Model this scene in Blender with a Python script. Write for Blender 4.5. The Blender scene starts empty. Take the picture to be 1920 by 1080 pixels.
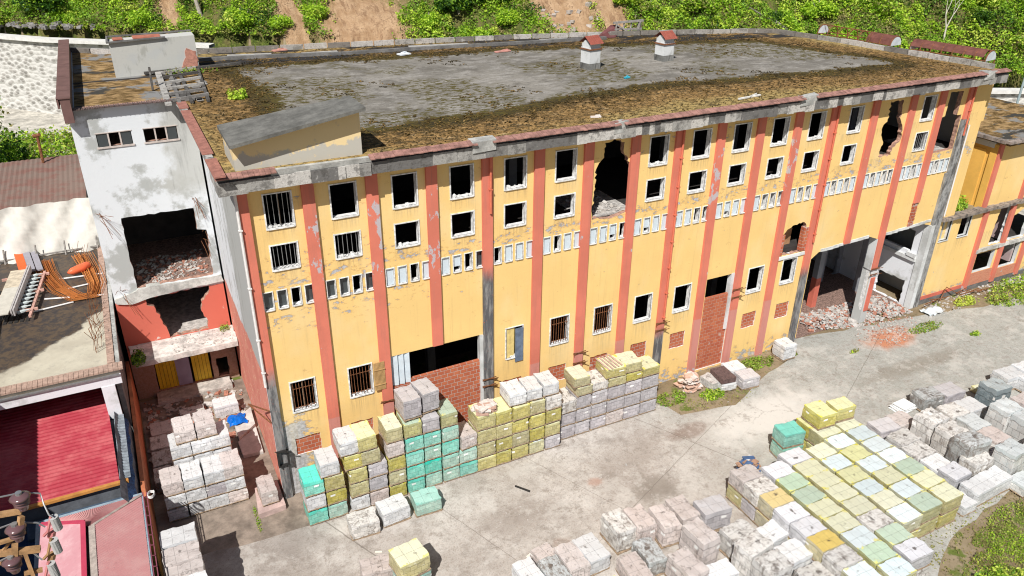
import bpy, math, random
import numpy as np
from mathutils import Vector, Matrix, geometry
random.seed(7); rng = np.random.default_rng(11)
S = bpy.context.scene
COL = S.collection
# ---------------------------------------------------------------- camera, light, exposure
CAM = (-3.7342, -29.7579, 25.4628); YAW, PITCH, ROLL, FPX = 0.471105, 0.474634, 0.009264, 1474.28
f_ = Vector((math.sin(YAW)*math.cos(PITCH), math.cos(YAW)*math.cos(PITCH), -math.sin(PITCH)))
r0 = Vector((math.cos(YAW), -math.sin(YAW), 0)); u0 = r0.cross(f_)
rt_ = r0*math.cos(ROLL) + u0*math.sin(ROLL); up_ = -r0*math.sin(ROLL) + u0*math.cos(ROLL)
cd = bpy.data.cameras.new('camera'); cam = bpy.data.objects.new('camera', cd); COL.objects.link(cam)
M = Matrix((rt_, up_, -f_)).transposed().to_4x4(); M.translation = Vector(CAM); cam.matrix_world = M
cd.sensor_fit = 'HORIZONTAL'; cd.sensor_width = 36; cd.lens = FPX/1920*36; cd.clip_end = 3000; cd.clip_start = 0.1
S.camera = cam
SUN = Vector((-0.56, -0.65, 1.0)).normalized()
sl = bpy.data.lights.new('sun', 'SUN'); sl.energy = 5.0; sl.angle = math.radians(0.5); sl.color = (1.0, 0.965, 0.91)
so = bpy.data.objects.new('sun', sl); COL.objects.link(so); so.rotation_euler = (-SUN).to_track_quat('-Z', 'Y').to_euler()
w = bpy.data.worlds.new('World'); S.world = w; w.use_nodes = True
nt = w.node_tree; bg = nt.nodes['Background']; sky = nt.nodes.new('ShaderNodeTexSky')
sky.sky_type = 'NISHITA'; sky.sun_disc = False; sky.sun_elevation = math.asin(SUN.z); sky.sun_rotation = math.atan2(SUN.x, SUN.y)
nt.links.new(sky.outputs[0], bg.inputs[0]); bg.inputs[1].default_value = 0.05
S.view_settings.view_transform = 'Standard'; S.view_settings.look = 'None'
S.view_settings.exposure = 0.2; S.view_settings.gamma = 1
S.render.engine = 'CYCLES'; S.cycles.pixel_filter_type = 'BLACKMAN_HARRIS'; S.cycles.filter_width = 1.1

# ---------------------------------------------------------------- node helpers
class NT:
    def __init__(s, name):
        s.m = bpy.data.materials.new(name); s.m.use_nodes = True; s.t = s.m.node_tree
        s.b = s.t.nodes['Principled BSDF']; s.b.inputs['Roughness'].default_value = .85
        s.b.inputs['Specular IOR Level'].default_value = .3
        s.out = s.t.nodes['Material Output']; s._p = None
    def n(s, t): return s.t.nodes.new(t)
    def put(s, sock, v):
        if hasattr(v, 'links') or isinstance(v, bpy.types.NodeSocket): s.t.links.new(v, sock)
        elif isinstance(v, (tuple, list)) and len(v) == 3 and sock.type == 'RGBA': sock.default_value = (*v, 1)
        else: sock.default_value = v
    @property
    def pos(s):
        if s._p is None: s._p = s.n('ShaderNodeTexCoord').outputs['Object']
        return s._p
    def m2(s, op, a, b=0.0, c=0.0, clamp=False):
        k = s.n('ShaderNodeMath'); k.operation = op; k.use_clamp = clamp
        s.put(k.inputs[0], a); s.put(k.inputs[1], b); s.put(k.inputs[2], c); return k.outputs[0]
    def sep(s, v=None):
        k = s.n('ShaderNodeSeparateXYZ'); s.put(k.inputs[0], s.pos if v is None else v); return k.outputs
    def comb(s, x, y, z=0.0):
        k = s.n('ShaderNodeCombineXYZ'); s.put(k.inputs[0], x); s.put(k.inputs[1], y); s.put(k.inputs[2], z); return k.outputs[0]
    def vm(s, op, a, b):
        k = s.n('ShaderNodeVectorMath'); k.operation = op; s.put(k.inputs[0], a); s.put(k.inputs[1], b); return k.outputs[0]
    def noise(s, scale, detail=4, rough=.6, v=None, stretch=None):
        v = s.pos if v is None else v
        if stretch: v = s.vm('MULTIPLY', v, stretch)
        k = s.n('ShaderNodeTexNoise'); k.inputs['Scale'].default_value = scale
        k.inputs['Detail'].default_value = detail; k.inputs['Roughness'].default_value = rough
        s.put(k.inputs['Vector'], v); return k.outputs['Fac']
    def vor(s, scale, v=None, out='Distance', feat='F1'):
        k = s.n('ShaderNodeTexVoronoi'); k.feature = feat; k.inputs['Scale'].default_value = scale
        s.put(k.inputs['Vector'], s.pos if v is None else v); return k.outputs[out]
    def step(s, a, lo, hi):
        k = s.n('ShaderNodeMapRange'); k.interpolation_type = 'SMOOTHSTEP'
        s.put(k.inputs[0], a); s.put(k.inputs[1], lo); s.put(k.inputs[2], hi); return k.outputs[0]
    def mix(s, f, a, b, mode='MIX'):
        k = s.n('ShaderNodeMix'); k.data_type = 'RGBA'; k.blend_type = mode
        s.put(k.inputs[0], f); s.put(k.inputs[6], a); s.put(k.inputs[7], b); return k.outputs[2]
    def blob(s, x, y, rx, ry, nz=None, amt=.5, soft=.35):      # irregular stain lying in the xy plane
        o = s.sep(); dx = s.m2('DIVIDE', s.m2('SUBTRACT', o[0], x), rx); dy = s.m2('DIVIDE', s.m2('SUBTRACT', o[1], y), ry)
        d = s.m2('SQRT', s.m2('ADD', s.m2('MULTIPLY', dx, dx), s.m2('MULTIPLY', dy, dy)))
        if nz is not None: d = s.m2('ADD', d, s.m2('MULTIPLY', s.m2('SUBTRACT', nz, .5), amt*4))
        return s.step(d, 1+soft, 1-soft)
    def bump(s, h, dist=.02, strength=.6):
        k = s.n('ShaderNodeBump'); k.inputs['Strength'].default_value = strength; k.inputs['Distance'].default_value = dist
        s.put(k.inputs['Height'], h); s.t.links.new(k.outputs[0], s.b.inputs['Normal'])
    def fin(s, col, rough=None, spec=None, metal=None):
        s.put(s.b.inputs['Base Color'], col)
        if rough is not None: s.put(s.b.inputs['Roughness'], rough)
        if spec is not None: s.put(s.b.inputs['Specular IOR Level'], spec)
        if metal is not None: s.put(s.b.inputs['Metallic'], metal)
        return s.m
def sc(c, k): return tuple(min(1, x*k) for x in c)
def simple(name, c, var=.25, scale=3, rough=.8, bump=.01, metal=0, spec=.3):
    n = NT(name); a = n.noise(scale, 6, .65); b = n.noise(scale*7, 4, .7)
    col = n.mix(n.step(a, .3, .7), sc(c, 1-var), sc(c, 1+var*.6)); col = n.mix(n.m2('MULTIPLY', n.step(b, .5, .75), .35), col, sc(c, 1-var*1.4))
    if bump: n.bump(b, bump, .5)
    return n.fin(col, rough, spec, metal)

# ---------------------------------------------------------------- mesh helpers
class MB:
    def __init__(s): s.v = []; s.f = []; s.mi = []; s.uv = None
    def add(s, vs, fs, mi=0):
        o = len(s.v); s.v += [tuple(v) for v in vs]; s.f += [tuple(i+o for i in f) for f in fs]; s.mi += [mi]*len(fs); return s
    def box(s, x0, x1, y0, y1, z0, z1, mi=0, jit=0):
        P = [(x, y, z) for z in (z0, z1) for y in (y0, y1) for x in (x0, x1)]
        if jit: P = [(x+random.uniform(-jit, jit), y+random.uniform(-jit, jit), z+random.uniform(-jit, jit)) for x, y, z in P]
        return s.add(P, [(0, 2, 3, 1), (4, 5, 7, 6), (0, 1, 5, 4), (2, 6, 7, 3), (0, 4, 6, 2), (1, 3, 7, 5)], mi)
    def obox(s, c, size, R, mi=0):
        P = [Vector(c) + R @ Vector((x*size[0]/2, y*size[1]/2, z*size[2]/2)) for z in (-1, 1) for y in (-1, 1) for x in (-1, 1)]
        return s.add(P, [(0, 2, 3, 1), (4, 5, 7, 6), (0, 1, 5, 4), (2, 6, 7, 3), (0, 4, 6, 2), (1, 3, 7, 5)], mi)
    def bar(s, a, b, w, h=None, mi=0):
        a = Vector(a); b = Vector(b); d = b-a
        if d.length < 1e-5: return s
        R = d.to_track_quat('X', 'Z').to_matrix(); return s.obox((a+b)/2, (d.length, w, h or w), R, mi)
    def tube(s, pts, r, n=8, mi=0, cap=True):
        pts = [Vector(p) for p in pts]; k = len(pts); rs = r if isinstance(r, (list, tuple)) else [r]*k
        o = len(s.v); V = []; F = []
        for i, p in enumerate(pts):
            d = (pts[min(i+1, k-1)]-pts[max(i-1, 0)]); q = d.to_track_quat('Z', 'Y')
            for j in range(n):
                a = 2*math.pi*j/n; V.append(p + q @ Vector((rs[i]*math.cos(a), rs[i]*math.sin(a), 0)))
        for i in range(k-1):
            for j in range(n): F.append((i*n+j, i*n+(j+1) % n, (i+1)*n+(j+1) % n, (i+1)*n+j))
        if cap: F.append(tuple(range(n-1, -1, -1))); F.append(tuple((k-1)*n+j for j in range(n)))
        return s.add(V, F, mi)
    def prism(s, poly, z0, z1, mi=0, mtop=None, msideonly=False):
        n = len(poly); V = [(x, y, z0) for x, y in poly]+[(x, y, z1) for x, y in poly]
        s.add(V, [(i, (i+1) % n, n+(i+1) % n, n+i) for i in range(n)], mi)
        tr = geometry.tessellate_polygon([[Vector((x, y, 0)) for x, y in poly]])
        up = []
        for t in tr:
            a, b, c = [Vector(poly[i]).to_3d() for i in t]
            if (b-a).cross(c-a).z < 0: t = (t[0], t[2], t[1])
            up.append(t)
        s.add([(x, y, z1) for x, y in poly], up, mi if mtop is None else mtop)
        s.add([(x, y, z0) for x, y in poly], [tuple(reversed(t)) for t in up], mi)
        return s
    def build(s, name, mats, parent=None, smooth=False, loc=None):
        me = bpy.data.meshes.new(name); me.from_pydata(s.v, [], s.f); me.validate()
        if not isinstance(mats, (list, tuple)): mats = [mats]
        for m in mats: me.materials.append(m)
        if len(mats) > 1 and len(me.polygons) == len(s.mi): me.polygons.foreach_set('material_index', s.mi)
        if smooth: me.polygons.foreach_set('use_smooth', [True]*len(me.polygons))
        return link(name, me, parent, loc)
def link(name, me, parent=None, loc=None):
    o = bpy.data.objects.new(name, me); COL.objects.link(o)
    if parent is not None: o.parent = parent
    if loc is not None: o.location = loc
    return o
def tag(o, label=None, cat=None, group=None, kind=None):
    if label: o['label'] = label
    if cat: o['category'] = cat
    if group: o['group'] = group
    if kind: o['kind'] = kind
    return o
def thing(name, label, cat, loc=(0, 0, 0), rz=0, group=None):
    o = bpy.data.objects.new(name, None); COL.objects.link(o); o.location = loc; o.rotation_euler = (0, 0, rz)
    o.empty_display_size = .3; return tag(o, label, cat, group)
def at_base(root, loc):            # put a thing's empty at its base, its parts keep their world coordinates
    root.location = loc
    for c in root.children: c.location = (c.location.x-loc[0], c.location.y-loc[1], c.location.z-loc[2])
def inpoly(x, y, P):
    r = False; n = len(P); j = n-1
    for i in range(n):
        if (P[i][1] > y) != (P[j][1] > y) and x < (P[j][0]-P[i][0])*(y-P[i][1])/(P[j][1]-P[i][1])+P[i][0]: r = not r
        j = i
    return r
def sheet(mb, outer, holes, fn, thick, mi=0, mrev=1):
    """wall from a 2-D outline with openings; fn(u, v, d) -> xyz ; d = depth into the wall"""
    vs = []; es = []
    for L in [outer]+holes:
        o = len(vs); vs += [Vector(p) for p in L]; es += [(o+i, o+(i+1) % len(L)) for i in range(len(L))]
    V, E, F, *_ = geometry.delaunay_2d_cdt(vs, es, [], 0, 1e-5)
    T = []
    for f in F:
        c = sum((V[i] for i in f), Vector((0, 0)))/len(f)
        if inpoly(c.x, c.y, outer) and not any(inpoly(c.x, c.y, h) for h in holes): T.append(tuple(f))
    cnt = {}
    for t in T:
        for a, b in zip(t, t[1:]+t[:1]): cnt[(a, b)] = 1
    mb.add([fn(p.x, p.y, 0) for p in V], T, mi)
    mb.add([fn(p.x, p.y, thick) for p in V], [tuple(reversed(t)) for t in T], mi)
    for (a, b) in list(cnt):
        if (b, a) not in cnt:
            A, B = V[a], V[b]
            mb.add([fn(A.x, A.y, 0), fn(A.x, A.y, thick), fn(B.x, B.y, thick), fn(B.x, B.y, 0)], [(0, 1, 2, 3)], mrev((A.x+B.x)/2, (A.y+B.y)/2) if callable(mrev) else mrev)
    return mb
def rect(x0, x1, y0, y1): return [(x0, y0), (x1, y0), (x1, y1), (x0, y1)]
def jag(P, step=.12, amt=.06, seed=1):
    r = random.Random(seed); out = []
    for i in range(len(P)):
        a = Vector(P[i]); b = Vector(P[(i+1) % len(P)]); n = max(1, int((b-a).length/step)); d = (b-a)/n; q = Vector((-d.y, d.x)).normalized()
        for k in range(n):
            p = a+d*k
            if k: p += q*r.uniform(-amt, amt)+d*r.uniform(-.25, .25)
            out.append((p.x, p.y))
    return out
ORD = ['lowest', 'second from the ground', 'third from the ground', 'fourth from the ground', 'fifth from the ground', 'sixth from the ground']
NTH = ['first', 'second', 'third', 'fourth', 'fifth', 'sixth', 'seventh', 'eighth', 'ninth', 'tenth', 'eleventh', 'twelfth', 'thirteenth', 'fourteenth', 'fifteenth', 'sixteenth', 'seventeenth', 'eighteenth', 'nineteenth', 'twentieth']
# ---------------------------------------------------------------- materials of the place
YEL = (.79, .545, .215); RED = (.62, .185, .125); PALE = (.56, .24, .20); GREYP = (.36, .36, .37); CONC = (.33, .32, .30)
def mat_facade():
    n = NT('yellow_wall_paint'); o = n.sep(); z = o[2]; x = o[0]
    n1 = n.noise(.55, 6, .6); n2 = n.noise(2.2, 8, .72, stretch=(.8, 1, 1.5)); n3 = n.noise(14, 4, .7)
    col = n.mix(n.step(n1, .35, .7), YEL, sc(YEL, 1.08)); col = n.mix(n.m2('MULTIPLY', n.step(n3, .45, .8), .18), col, sc(YEL, .7))
    row = n.m2('ABSOLUTE', n.m2('SUBTRACT', n.m2('FRACT', n.m2('MULTIPLY', z, 4.6)), .5)); rowm = n.m2('MULTIPLY', n.step(row, .44, .5), .05)
    col = n.mix(rowm, col, sc(YEL, .62))
    bx = n.m2('MULTIPLY', n.m2('FRACT', n.m2('DIVIDE', x, 2.6)), 2.6); inw = n.m2('MULTIPLY', n.step(bx, .50, .62), n.step(bx, 1.80, 1.68))
    vs = n.step(n.noise(2.0, 6, .7, stretch=(5, 1, .12)), .42, .62)
    for zt, ln in ((13.28, .7), (11.47, .75), (4.48, 1.3)): col = n.mix(n.m2('MULTIPLY', n.m2('MULTIPLY', inw, vs), n.m2('MULTIPLY', n.m2('MULTIPLY', n.step(z, zt+.01, zt-.01), n.step(z, zt-ln, zt-.05)), .5)), col, (.36, .25, .13))
    # orange brown weathering and peeled plaster in the two bands where the real wall has lost its paint
    bandA = n.m2('MULTIPLY', n.step(z, 8.0, 9.2), n.step(z, 13.2, 11.2)); leftb = n.step(x, 14, 3)
    bandB = n.m2('MULTIPLY', n.step(z, 10.35, 10.8), n.step(z, 11.6, 11.05))
    foot = n.step(z, 1.5, .2); cor = n.m2('MULTIPLY', n.step(x, 2.0, .15), n.step(z, 5.2, 3.2))
    topb = n.m2('MULTIPLY', n.step(z, 12.8, 14.2), n.step(n.noise(.25, 2), .42, .62))
    w1 = n.m2('MAXIMUM', n.m2('MULTIPLY', bandA, n.m2('ADD', n.m2('MULTIPLY', leftb, .10), .0)), n.m2('MULTIPLY', bandB, .12))
    w1 = n.m2('MAXIMUM', w1, n.m2('MAXIMUM', n.m2('MULTIPLY', foot, .16), n.m2('MULTIPLY', cor, .34)))
    w1 = n.m2('MAXIMUM', w1, n.m2('MULTIPLY', topb, .06))
    k = n.m2('ADD', n2, w1)
    och = n.step(k, .60, .68); pe = n.step(k, .665, .685)
    col = n.mix(n.m2('MULTIPLY', och, .6), col, (.55, .30, .09))
    gr = n.mix(n.step(n.noise(6, 5), .4, .6), (.33, .33, .34), (.50, .50, .52)); col = n.mix(pe, col, gr)
    sk = n.step(n.noise(1.3, 7, .75, stretch=(4, 1, .16)), .52, .68); col = n.mix(n.m2('MULTIPLY', sk, .22), col, (.40, .26, .12)); fd = n.step(n.noise(.35, 5, .6, stretch=(1, 1, .6), v=n.vm('ADD', n.pos, (9, 0, 4))), .48, .68); col = n.mix(n.m2('MULTIPLY', fd, .3), col, (.80, .68, .42))
    st = n.step(n.noise(1.0, 5, .7, stretch=(3, 1, .25)), .60, .78); col = n.mix(n.m2('MULTIPLY', n.m2('MULTIPLY', st, n.step(z, 12.5, 14.8)), .55), col, (.25, .19, .11))
    n.bump(n.m2('SUBTRACT', n.m2('ADD', n.m2('MULTIPLY', n3, .2), n.m2('MULTIPLY', rowm, -3)), pe), .012, .7)
    return n.fin(col, .88)
def mat_pil(name, zpale=0, zdark=-5, peel=.0):
    n = NT(name); z = n.sep()[2]; a = n.noise(1.6, 7, .7, stretch=(1, 1, .6)); b = n.noise(10, 5, .7)
    zz = n.m2('ADD', z, n.m2('MULTIPLY', n.m2('SUBTRACT', a, .5), 1.2))
    col = n.mix(n.step(n.noise(.5, 3), .35, .65), sc(RED, .93), sc(RED, 1.08))
    if zpale: col = n.mix(n.step(n.m2('ADD', z, n.m2('MULTIPLY', n.m2('SUBTRACT', a, .5), .1)), zpale+.03, zpale-.03), col, PALE)
    k = n.m2('ADD', a, n.m2('MULTIPLY', n.m2('MULTIPLY', n.step(z, 9.4, 11), n.step(z, 14.6, 13.5)), peel))
    k = n.m2('ADD', k, n.m2('MULTIPLY', n.step(z, 1.3, 0), .12))
    col = n.mix(n.m2('MULTIPLY', n.step(n.noise(1.2, 7, .75, stretch=(4, 1, .2)), .48, .66), .4), col, (.42, .17, .13))
    col = n.mix(n.step(k, .655, .68), col, n.mix(b, (.40, .36, .38), (.55, .50, .52)))
    dk = n.mix(n.step(n.noise(3, 6, .7, stretch=(2, 1, .3)), .42, .62), (.10, .10, .105), (.26, .255, .25))
    dk = n.mix(n.step(b, .62, .7), dk, (.42, .13, .08))
    col = n.mix(n.step(zz, zdark+.7, zdark-.5), col, dk)
    n.bump(b, .01, .5); return n.fin(col, .88)
def mat_brick(name='brick', sx=1.0, c1=(.50, .155, .075), c2=(.40, .10, .05), mort=(.52, .43, .38), bw=.34, rh=.21, axis='x'):
    n = NT(name); o = n.sep(); u = o[0] if axis == 'x' else o[1]
    k = n.n('ShaderNodeTexBrick'); n.put(k.inputs['Vector'], n.comb(u, o[2], 0)); k.inputs['Scale'].default_value = 1
    for nm, v in (('Brick Width', bw), ('Row Height', rh), ('Mortar Size', .012), ('Mortar Smooth', .3), ('Bias', 0.0)): k.inputs[nm].default_value = v
    k.inputs['Color1'].default_value = (*c1, 1); k.inputs['Color2'].default_value = (*c2, 1); k.inputs['Mortar'].default_value = (*mort, 1)
    a = n.noise(9, 6, .7); col = n.mix(n.m2('MULTIPLY', n.step(a, .45, .75), .4), k.outputs[0], sc(c2, .6)); col = n.mix(n.step(n.noise(1.7, 5), .62, .68), col, (.5, .42, .38))
    n.bump(n.m2('SUBTRACT', n.m2('MULTIPLY', a, .4), k.outputs['Fac']), .015, .8); return n.fin(col, .9)
def mat_conc(name, c=CONC, streak=True, moss=0):
    n = NT(name); a = n.noise(1.3, 8, .7); b = n.noise(11, 6, .7)
    col = n.mix(n.step(a, .3, .72), sc(c, .62), sc(c, 1.35)); col = n.mix(n.m2('MULTIPLY', n.step(b, .5, .7), .5), col, sc(c, .5))
    if streak: col = n.mix(n.m2('MULTIPLY', n.step(n.noise(1.7, 6, .7, stretch=(1.4, 1.4, .35)), .5, .63), .8), col, (.055, .052, .05))
    if moss: col = n.mix(n.step(n.noise(1.1, 7, .75), .68-moss, .74-moss), col, (.16, .13, .045))
    n.bump(b, .02, .7); return n.fin(col, .92)
def mat_white(name, c=(.64, .655, .66), grey=.0, dirt=.3):
    n = NT(name); a = n.noise(.5, 7, .62); b = n.noise(9, 5, .7); o = n.sep()
    col = n.mix(n.step(a, .52-grey, .66-grey), c, (.47, .48, .47)); col = n.mix(n.m2('MULTIPLY', n.step(n.noise(1.1, 8, .7, stretch=(1, 1, .4)), .56, .66), dirt), col, (.30, .30, .27))
    col = n.mix(n.m2('MULTIPLY', n.step(b, .5, .8), .2), col, sc(c, .6)); n.bump(b, .012, .5); return n.fin(col, .9)
def mat_side():                       # end wall of the big block: red dado, white and grey plaster above
    n = NT('end_wall_plaster'); o = n.sep(); y = o[1]; z = o[2]; a = n.noise(.7, 7, .65); b = n.noise(7, 6, .7)
    up = n.mix(n.step(n.m2('ADD', y, n.m2('MULTIPLY', n.m2('SUBTRACT', a, .5), 2)), 5.0, 6.0), (.42, .43, .415), (.70, .72, .74))
    up = n.mix(n.m2('MULTIPLY', n.m2('MULTIPLY', n.step(n.noise(1.8, 7, .75, stretch=(1, 1.4, .35)), .52, .60), n.step(y, 2.5, 4.5)), .8), up, (.30, .30, .28))
    rd = n.mix(n.step(a, .4, .6), (.60, .20, .15), (.66, .25, .19))
    rd = n.mix(n.m2('MULTIPLY', n.step(n.m2('ABSOLUTE', n.m2('SUBTRACT', n.noise(.9, 3), .5)), .012, .004), .7), rd, (.75, .55, .35))
    rd = n.mix(n.step(n.noise(1.3, 6, .7), .66, .69), rd, (.62, .58, .55))
    zb = n.m2('ADD', z, n.m2('MULTIPLY', n.m2('SUBTRACT', a, .5), 1.0))
    col = n.mix(n.step(zb, 6.45, 6.3), up, rd); col = n.mix(n.m2('MULTIPLY', n.step(b, .5, .8), .2), col, (.3, .27, .24))
    n.bump(b, .012, .5); return n.fin(col, .9)
def mat_roof():
    n = NT('roof_felt_and_dry_moss'); o = n.sep(); x = o[0]; y = o[1]
    a = n.noise(.22, 6, .62); b = n.noise(2.4, 8, .75, stretch=(.6, 1, 1)); c = n.noise(9, 6, .75)
    col = n.mix(n.step(a, .3, .7), (.165, .152, .132), (.265, .245, .215)); col = n.mix(n.m2('MULTIPLY', n.step(n.noise(1.4, 8, .82, stretch=(.6, 1.3, 1)), .47, .6), .6), col, (.38, .36, .335)); col = n.mix(n.m2('MULTIPLY', n.step(n.noise(3.2, 8, .85, stretch=(.5, 1.3, 1)), .5, .6), .65), col, (.12, .112, .10))
    col = n.mix(n.m2('MULTIPLY', n.step(c, .5, .7), .4), col, (.13, .125, .12))
    aa = n.m2('MULTIPLY', n.m2('SUBTRACT', a, .5), 4.0); bb = n.m2('MULTIPLY', n.m2('SUBTRACT', b, .5), 1.6)
    col = n.mix(n.m2('MULTIPLY', n.step(n.noise(.45, 7, .75, v=n.vm('ADD', n.pos, (7, 3, 0))), .50, .62), .6), col, (.11, .10, .085))
    # distance to the front edge, the left end and the rear edge of the roof
    fr = n.m2('SUBTRACT', n.m2('ADD', 3.4, n.m2('MULTIPLY', n.m2('SINE', n.m2('ADD', n.m2('MULTIPLY', x, .23), 2.6)), .9)), y)
    fr = n.m2('MULTIPLY', fr, 1.0)
    lf = n.m2('SUBTRACT', 2.6, x); rr = n.m2('SUBTRACT', n.m2('ADD', y, n.m2('MULTIPLY', n.m2('MULTIPLY', x, x), .0035)), n.m2('SUBTRACT', 18.6, n.m2('MULTIPLY', x, .02)))
    rg = n.m2('MULTIPLY', n.m2('SUBTRACT', n.m2('ADD', x, n.m2('MULTIPLY', y, .25)), 40.4), 1.2)
    e = n.m2('MAXIMUM', n.m2('MAXIMUM', fr, lf), n.m2('MAXIMUM', rr, rg)); e = n.m2('ADD', e, n.m2('ADD', aa, n.m2('ADD', bb, n.m2('MULTIPLY', n.m2('SUBTRACT', c, .5), 1.6))))
    brown = n.mix(n.step(c, .35, .65), (.20, .11, .035), (.46, .29, .12)); brown = n.mix(n.step(b, .56, .64), brown, (.42, .30, .16))
    mot = n.step(n.noise(2.9, 8, .82, stretch=(.6, 1.1, 1)), .44, .56); brown = n.mix(n.m2('MULTIPLY', mot, n.m2('SUBTRACT', .95, n.m2('MULTIPLY', e, .22))), brown, (.075, .045, .018)); brown = n.mix(n.m2('MULTIPLY', n.step(e, 2.4, 4.2), .6), brown, (.42, .33, .13))
    crack = n.step(n.vor(2.3, n.vm('MULTIPLY', n.vm('ADD', n.pos, n.comb(c, b, 0)), (.8, 1.7, 1)), 'Distance', 'DISTANCE_TO_EDGE'), .13, .03)
    brown = n.mix(n.m2('MULTIPLY', crack, .85), brown, (.045, .035, .018))
    dark = (.035, .028, .016)
    col = n.mix(n.step(e, -.9, -.75), col, n.mix(n.step(c, .45, .6), dark, (.12, .085, .02))); col = n.mix(n.step(e, .1, .9), col, brown)
    # black standing damp along the rear and loose moss cushions out on the felt
    blk = n.m2('MULTIPLY', n.step(n.m2('ADD', rr, bb), .2, .7), n.step(n.noise(.5, 5, .7, stretch=(.4, 1, 1)), .44, .52)); col = n.mix(blk, col, (.035, .033, .032))
    isl = n.m2('MULTIPLY', n.step(n.noise(.22, 3, v=n.vm('ADD', n.pos, (3.5, 1, 0))), .46, .54), n.step(n.noise(3.2, 6, .75, stretch=(.6, 1.2, 1)), .49, .54)); col = n.mix(n.m2('MULTIPLY', isl, n.step(e, .2, -.4)), col, (.085, .07, .02))
    n.bump(n.m2('ADD', n.m2('MULTIPLY', c, .5), n.m2('MULTIPLY', n.step(e, -.3, .8), b)), .05, .8); return n.fin(col, .93, .15)
def mat_roof_tower():
    n = NT('tower_roof_moss'); a = n.noise(.4, 6, .65); b = n.noise(2.2, 7, .75, stretch=(.6, 1, 1)); c = n.noise(9, 5, .7)
    col = n.mix(n.step(b, .4, .62), (.10, .06, .022), (.38, .25, .12)); col = n.mix(n.step(a, .52, .58), col, (.22, .22, .22)); col = n.mix(n.step(n.noise(.35, 4, .6, stretch=(1, 2, 1)), .58, .62), col, (.05, .048, .045))
    col = n.mix(n.m2('MULTIPLY', n.step(c, .5, .7), .4), col, (.16, .13, .03)); n.bump(n.m2('ADD', b, n.m2('MULTIPLY', c, .5)), .04, .8); return n.fin(col, .93, .15)
def mat_yard():
    n = NT('yard_concrete'); o = n.sep(); x = o[0]; y = o[1]
    a = n.noise(.22, 7, .62); b = n.noise(1.4, 8, .72); c = n.noise(14, 5, .7); d = n.noise(.8, 7, .7)
    col = n.mix(n.step(a, .34, .66), (.35, .31, .275), (.53, .49, .45)); col = n.mix(n.step(n.m2('ADD', x, n.m2('MULTIPLY', n.m2('SUBTRACT', a, .5), 14)), 16, 24), col, n.mix(n.step(b, .4, .6), (.33, .33, .30), (.43, .43, .40)))
    col = n.mix(n.m2('MULTIPLY', n.step(b, .47, .68), .55), col, (.21, .18, .155)); col = n.mix(n.m2('MULTIPLY', n.step(d, .60, .70), .5), col, (.50, .47, .44))
    col = n.mix(n.m2('MULTIPLY', n.step(c, .5, .7), .6), col, (.17, .145, .125)); col = n.mix(n.m2('MULTIPLY', n.step(n.noise(5, 8, .8), .5, .62), .5), col, (.27, .225, .19))
    col = n.mix(n.m2('MULTIPLY', n.blob(24.5, -5.2, 4.0, 1.6, d, .45, .6), .85), col, (.62, .60, .56))       # pale cement dust
    for bx, by, rx, ry, cc, f in ((19.8, -4.3, 1.3, .5, (.20, .14, .11), .7), (13.2, -5.5, .35, .25, (.40, .24, .18), .6), (9.8, -8.2, .4, .25, (.26, .17, .13), .6), (7.0, -11.3, .8, .5, (.30, .24, .19), .6),
        (15.6, -7.2, 1.2, .8, (.22, .19, .16), .7), (37.3, -2.3, 1.9, .9, (.50, .20, .10), .9), (8.7, -5.9, 2.2, .8, (.28, .24, .21), .5), (-1.2, -2.0, 2.6, 2.2, (.20, .17, .15), .5), (36, -5.2, 4, .6, (.20, .17, .13), .5)):
        col = n.mix(n.m2('MULTIPLY', n.blob(bx, by, rx, ry, d, .5, .5), f), col, cc)
    cr = n.vor(.33, n.vm('ADD', n.pos, n.comb(b, d, 0)), 'Distance', 'DISTANCE_TO_EDGE'); col = n.mix(n.m2('MULTIPLY', n.m2('MULTIPLY', n.step(cr, .012, .004), n.step(a, .5, .6)), .3), col, (.16, .13, .11))
    bl = n.step(n.noise(.55, 8, .78, v=n.vm('ADD', n.pos, (5, 9, 0))), .50, .60); col = n.mix(n.m2('MULTIPLY', bl, .38), col, (.60, .57, .53)); dk2 = n.step(n.noise(.9, 8, .8, v=n.vm('ADD', n.pos, (1, 4, 0))), .54, .63); col = n.mix(n.m2('MULTIPLY', dk2, .5), col, (.20, .165, .135))
    for (px, py, ang, wd) in ((1.3, -3.2, -1.13, .045), (6.4, -5.2, -1.2, .02), (9, -9.9, .42, .022), (20, -6.5, -1.1, .03), (31, -5, .5, .025), (11.5, -3.5, -1.15, .018)):
        dx = n.m2('SUBTRACT', x, px); dy = n.m2('SUBTRACT', y, py)
        l = n.m2('ABSOLUTE', n.m2('ADD', n.m2('ADD', n.m2('MULTIPLY', dx, -math.sin(ang)), n.m2('MULTIPLY', dy, math.cos(ang))), n.m2('MULTIPLY', n.m2('SUBTRACT', b, .5), .12)))
        col = n.mix(n.m2('MULTIPLY', n.step(l, wd, wd*.3), .6), col, (.13, .11, .09))
    n.bump(n.m2('ADD', n.m2('MULTIPLY', c, .5), b), .02, .6); return n.fin(col, .92, .2)
def mat_earth():
    n = NT('bare_earth'); a = n.noise(.3, 8, .65); b = n.noise(3, 7, .7)
    col = n.mix(n.step(a, .35, .65), (.20, .15, .09), (.30, .24, .16)); col = n.mix(n.step(b, .5, .7), col, (.11, .09, .05)); col = n.mix(n.step(n.noise(.6, 6), .55, .62), col, (.12, .15, .035))
    n.bump(b, .05, .7); return n.fin(col, .95, .1)
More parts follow.
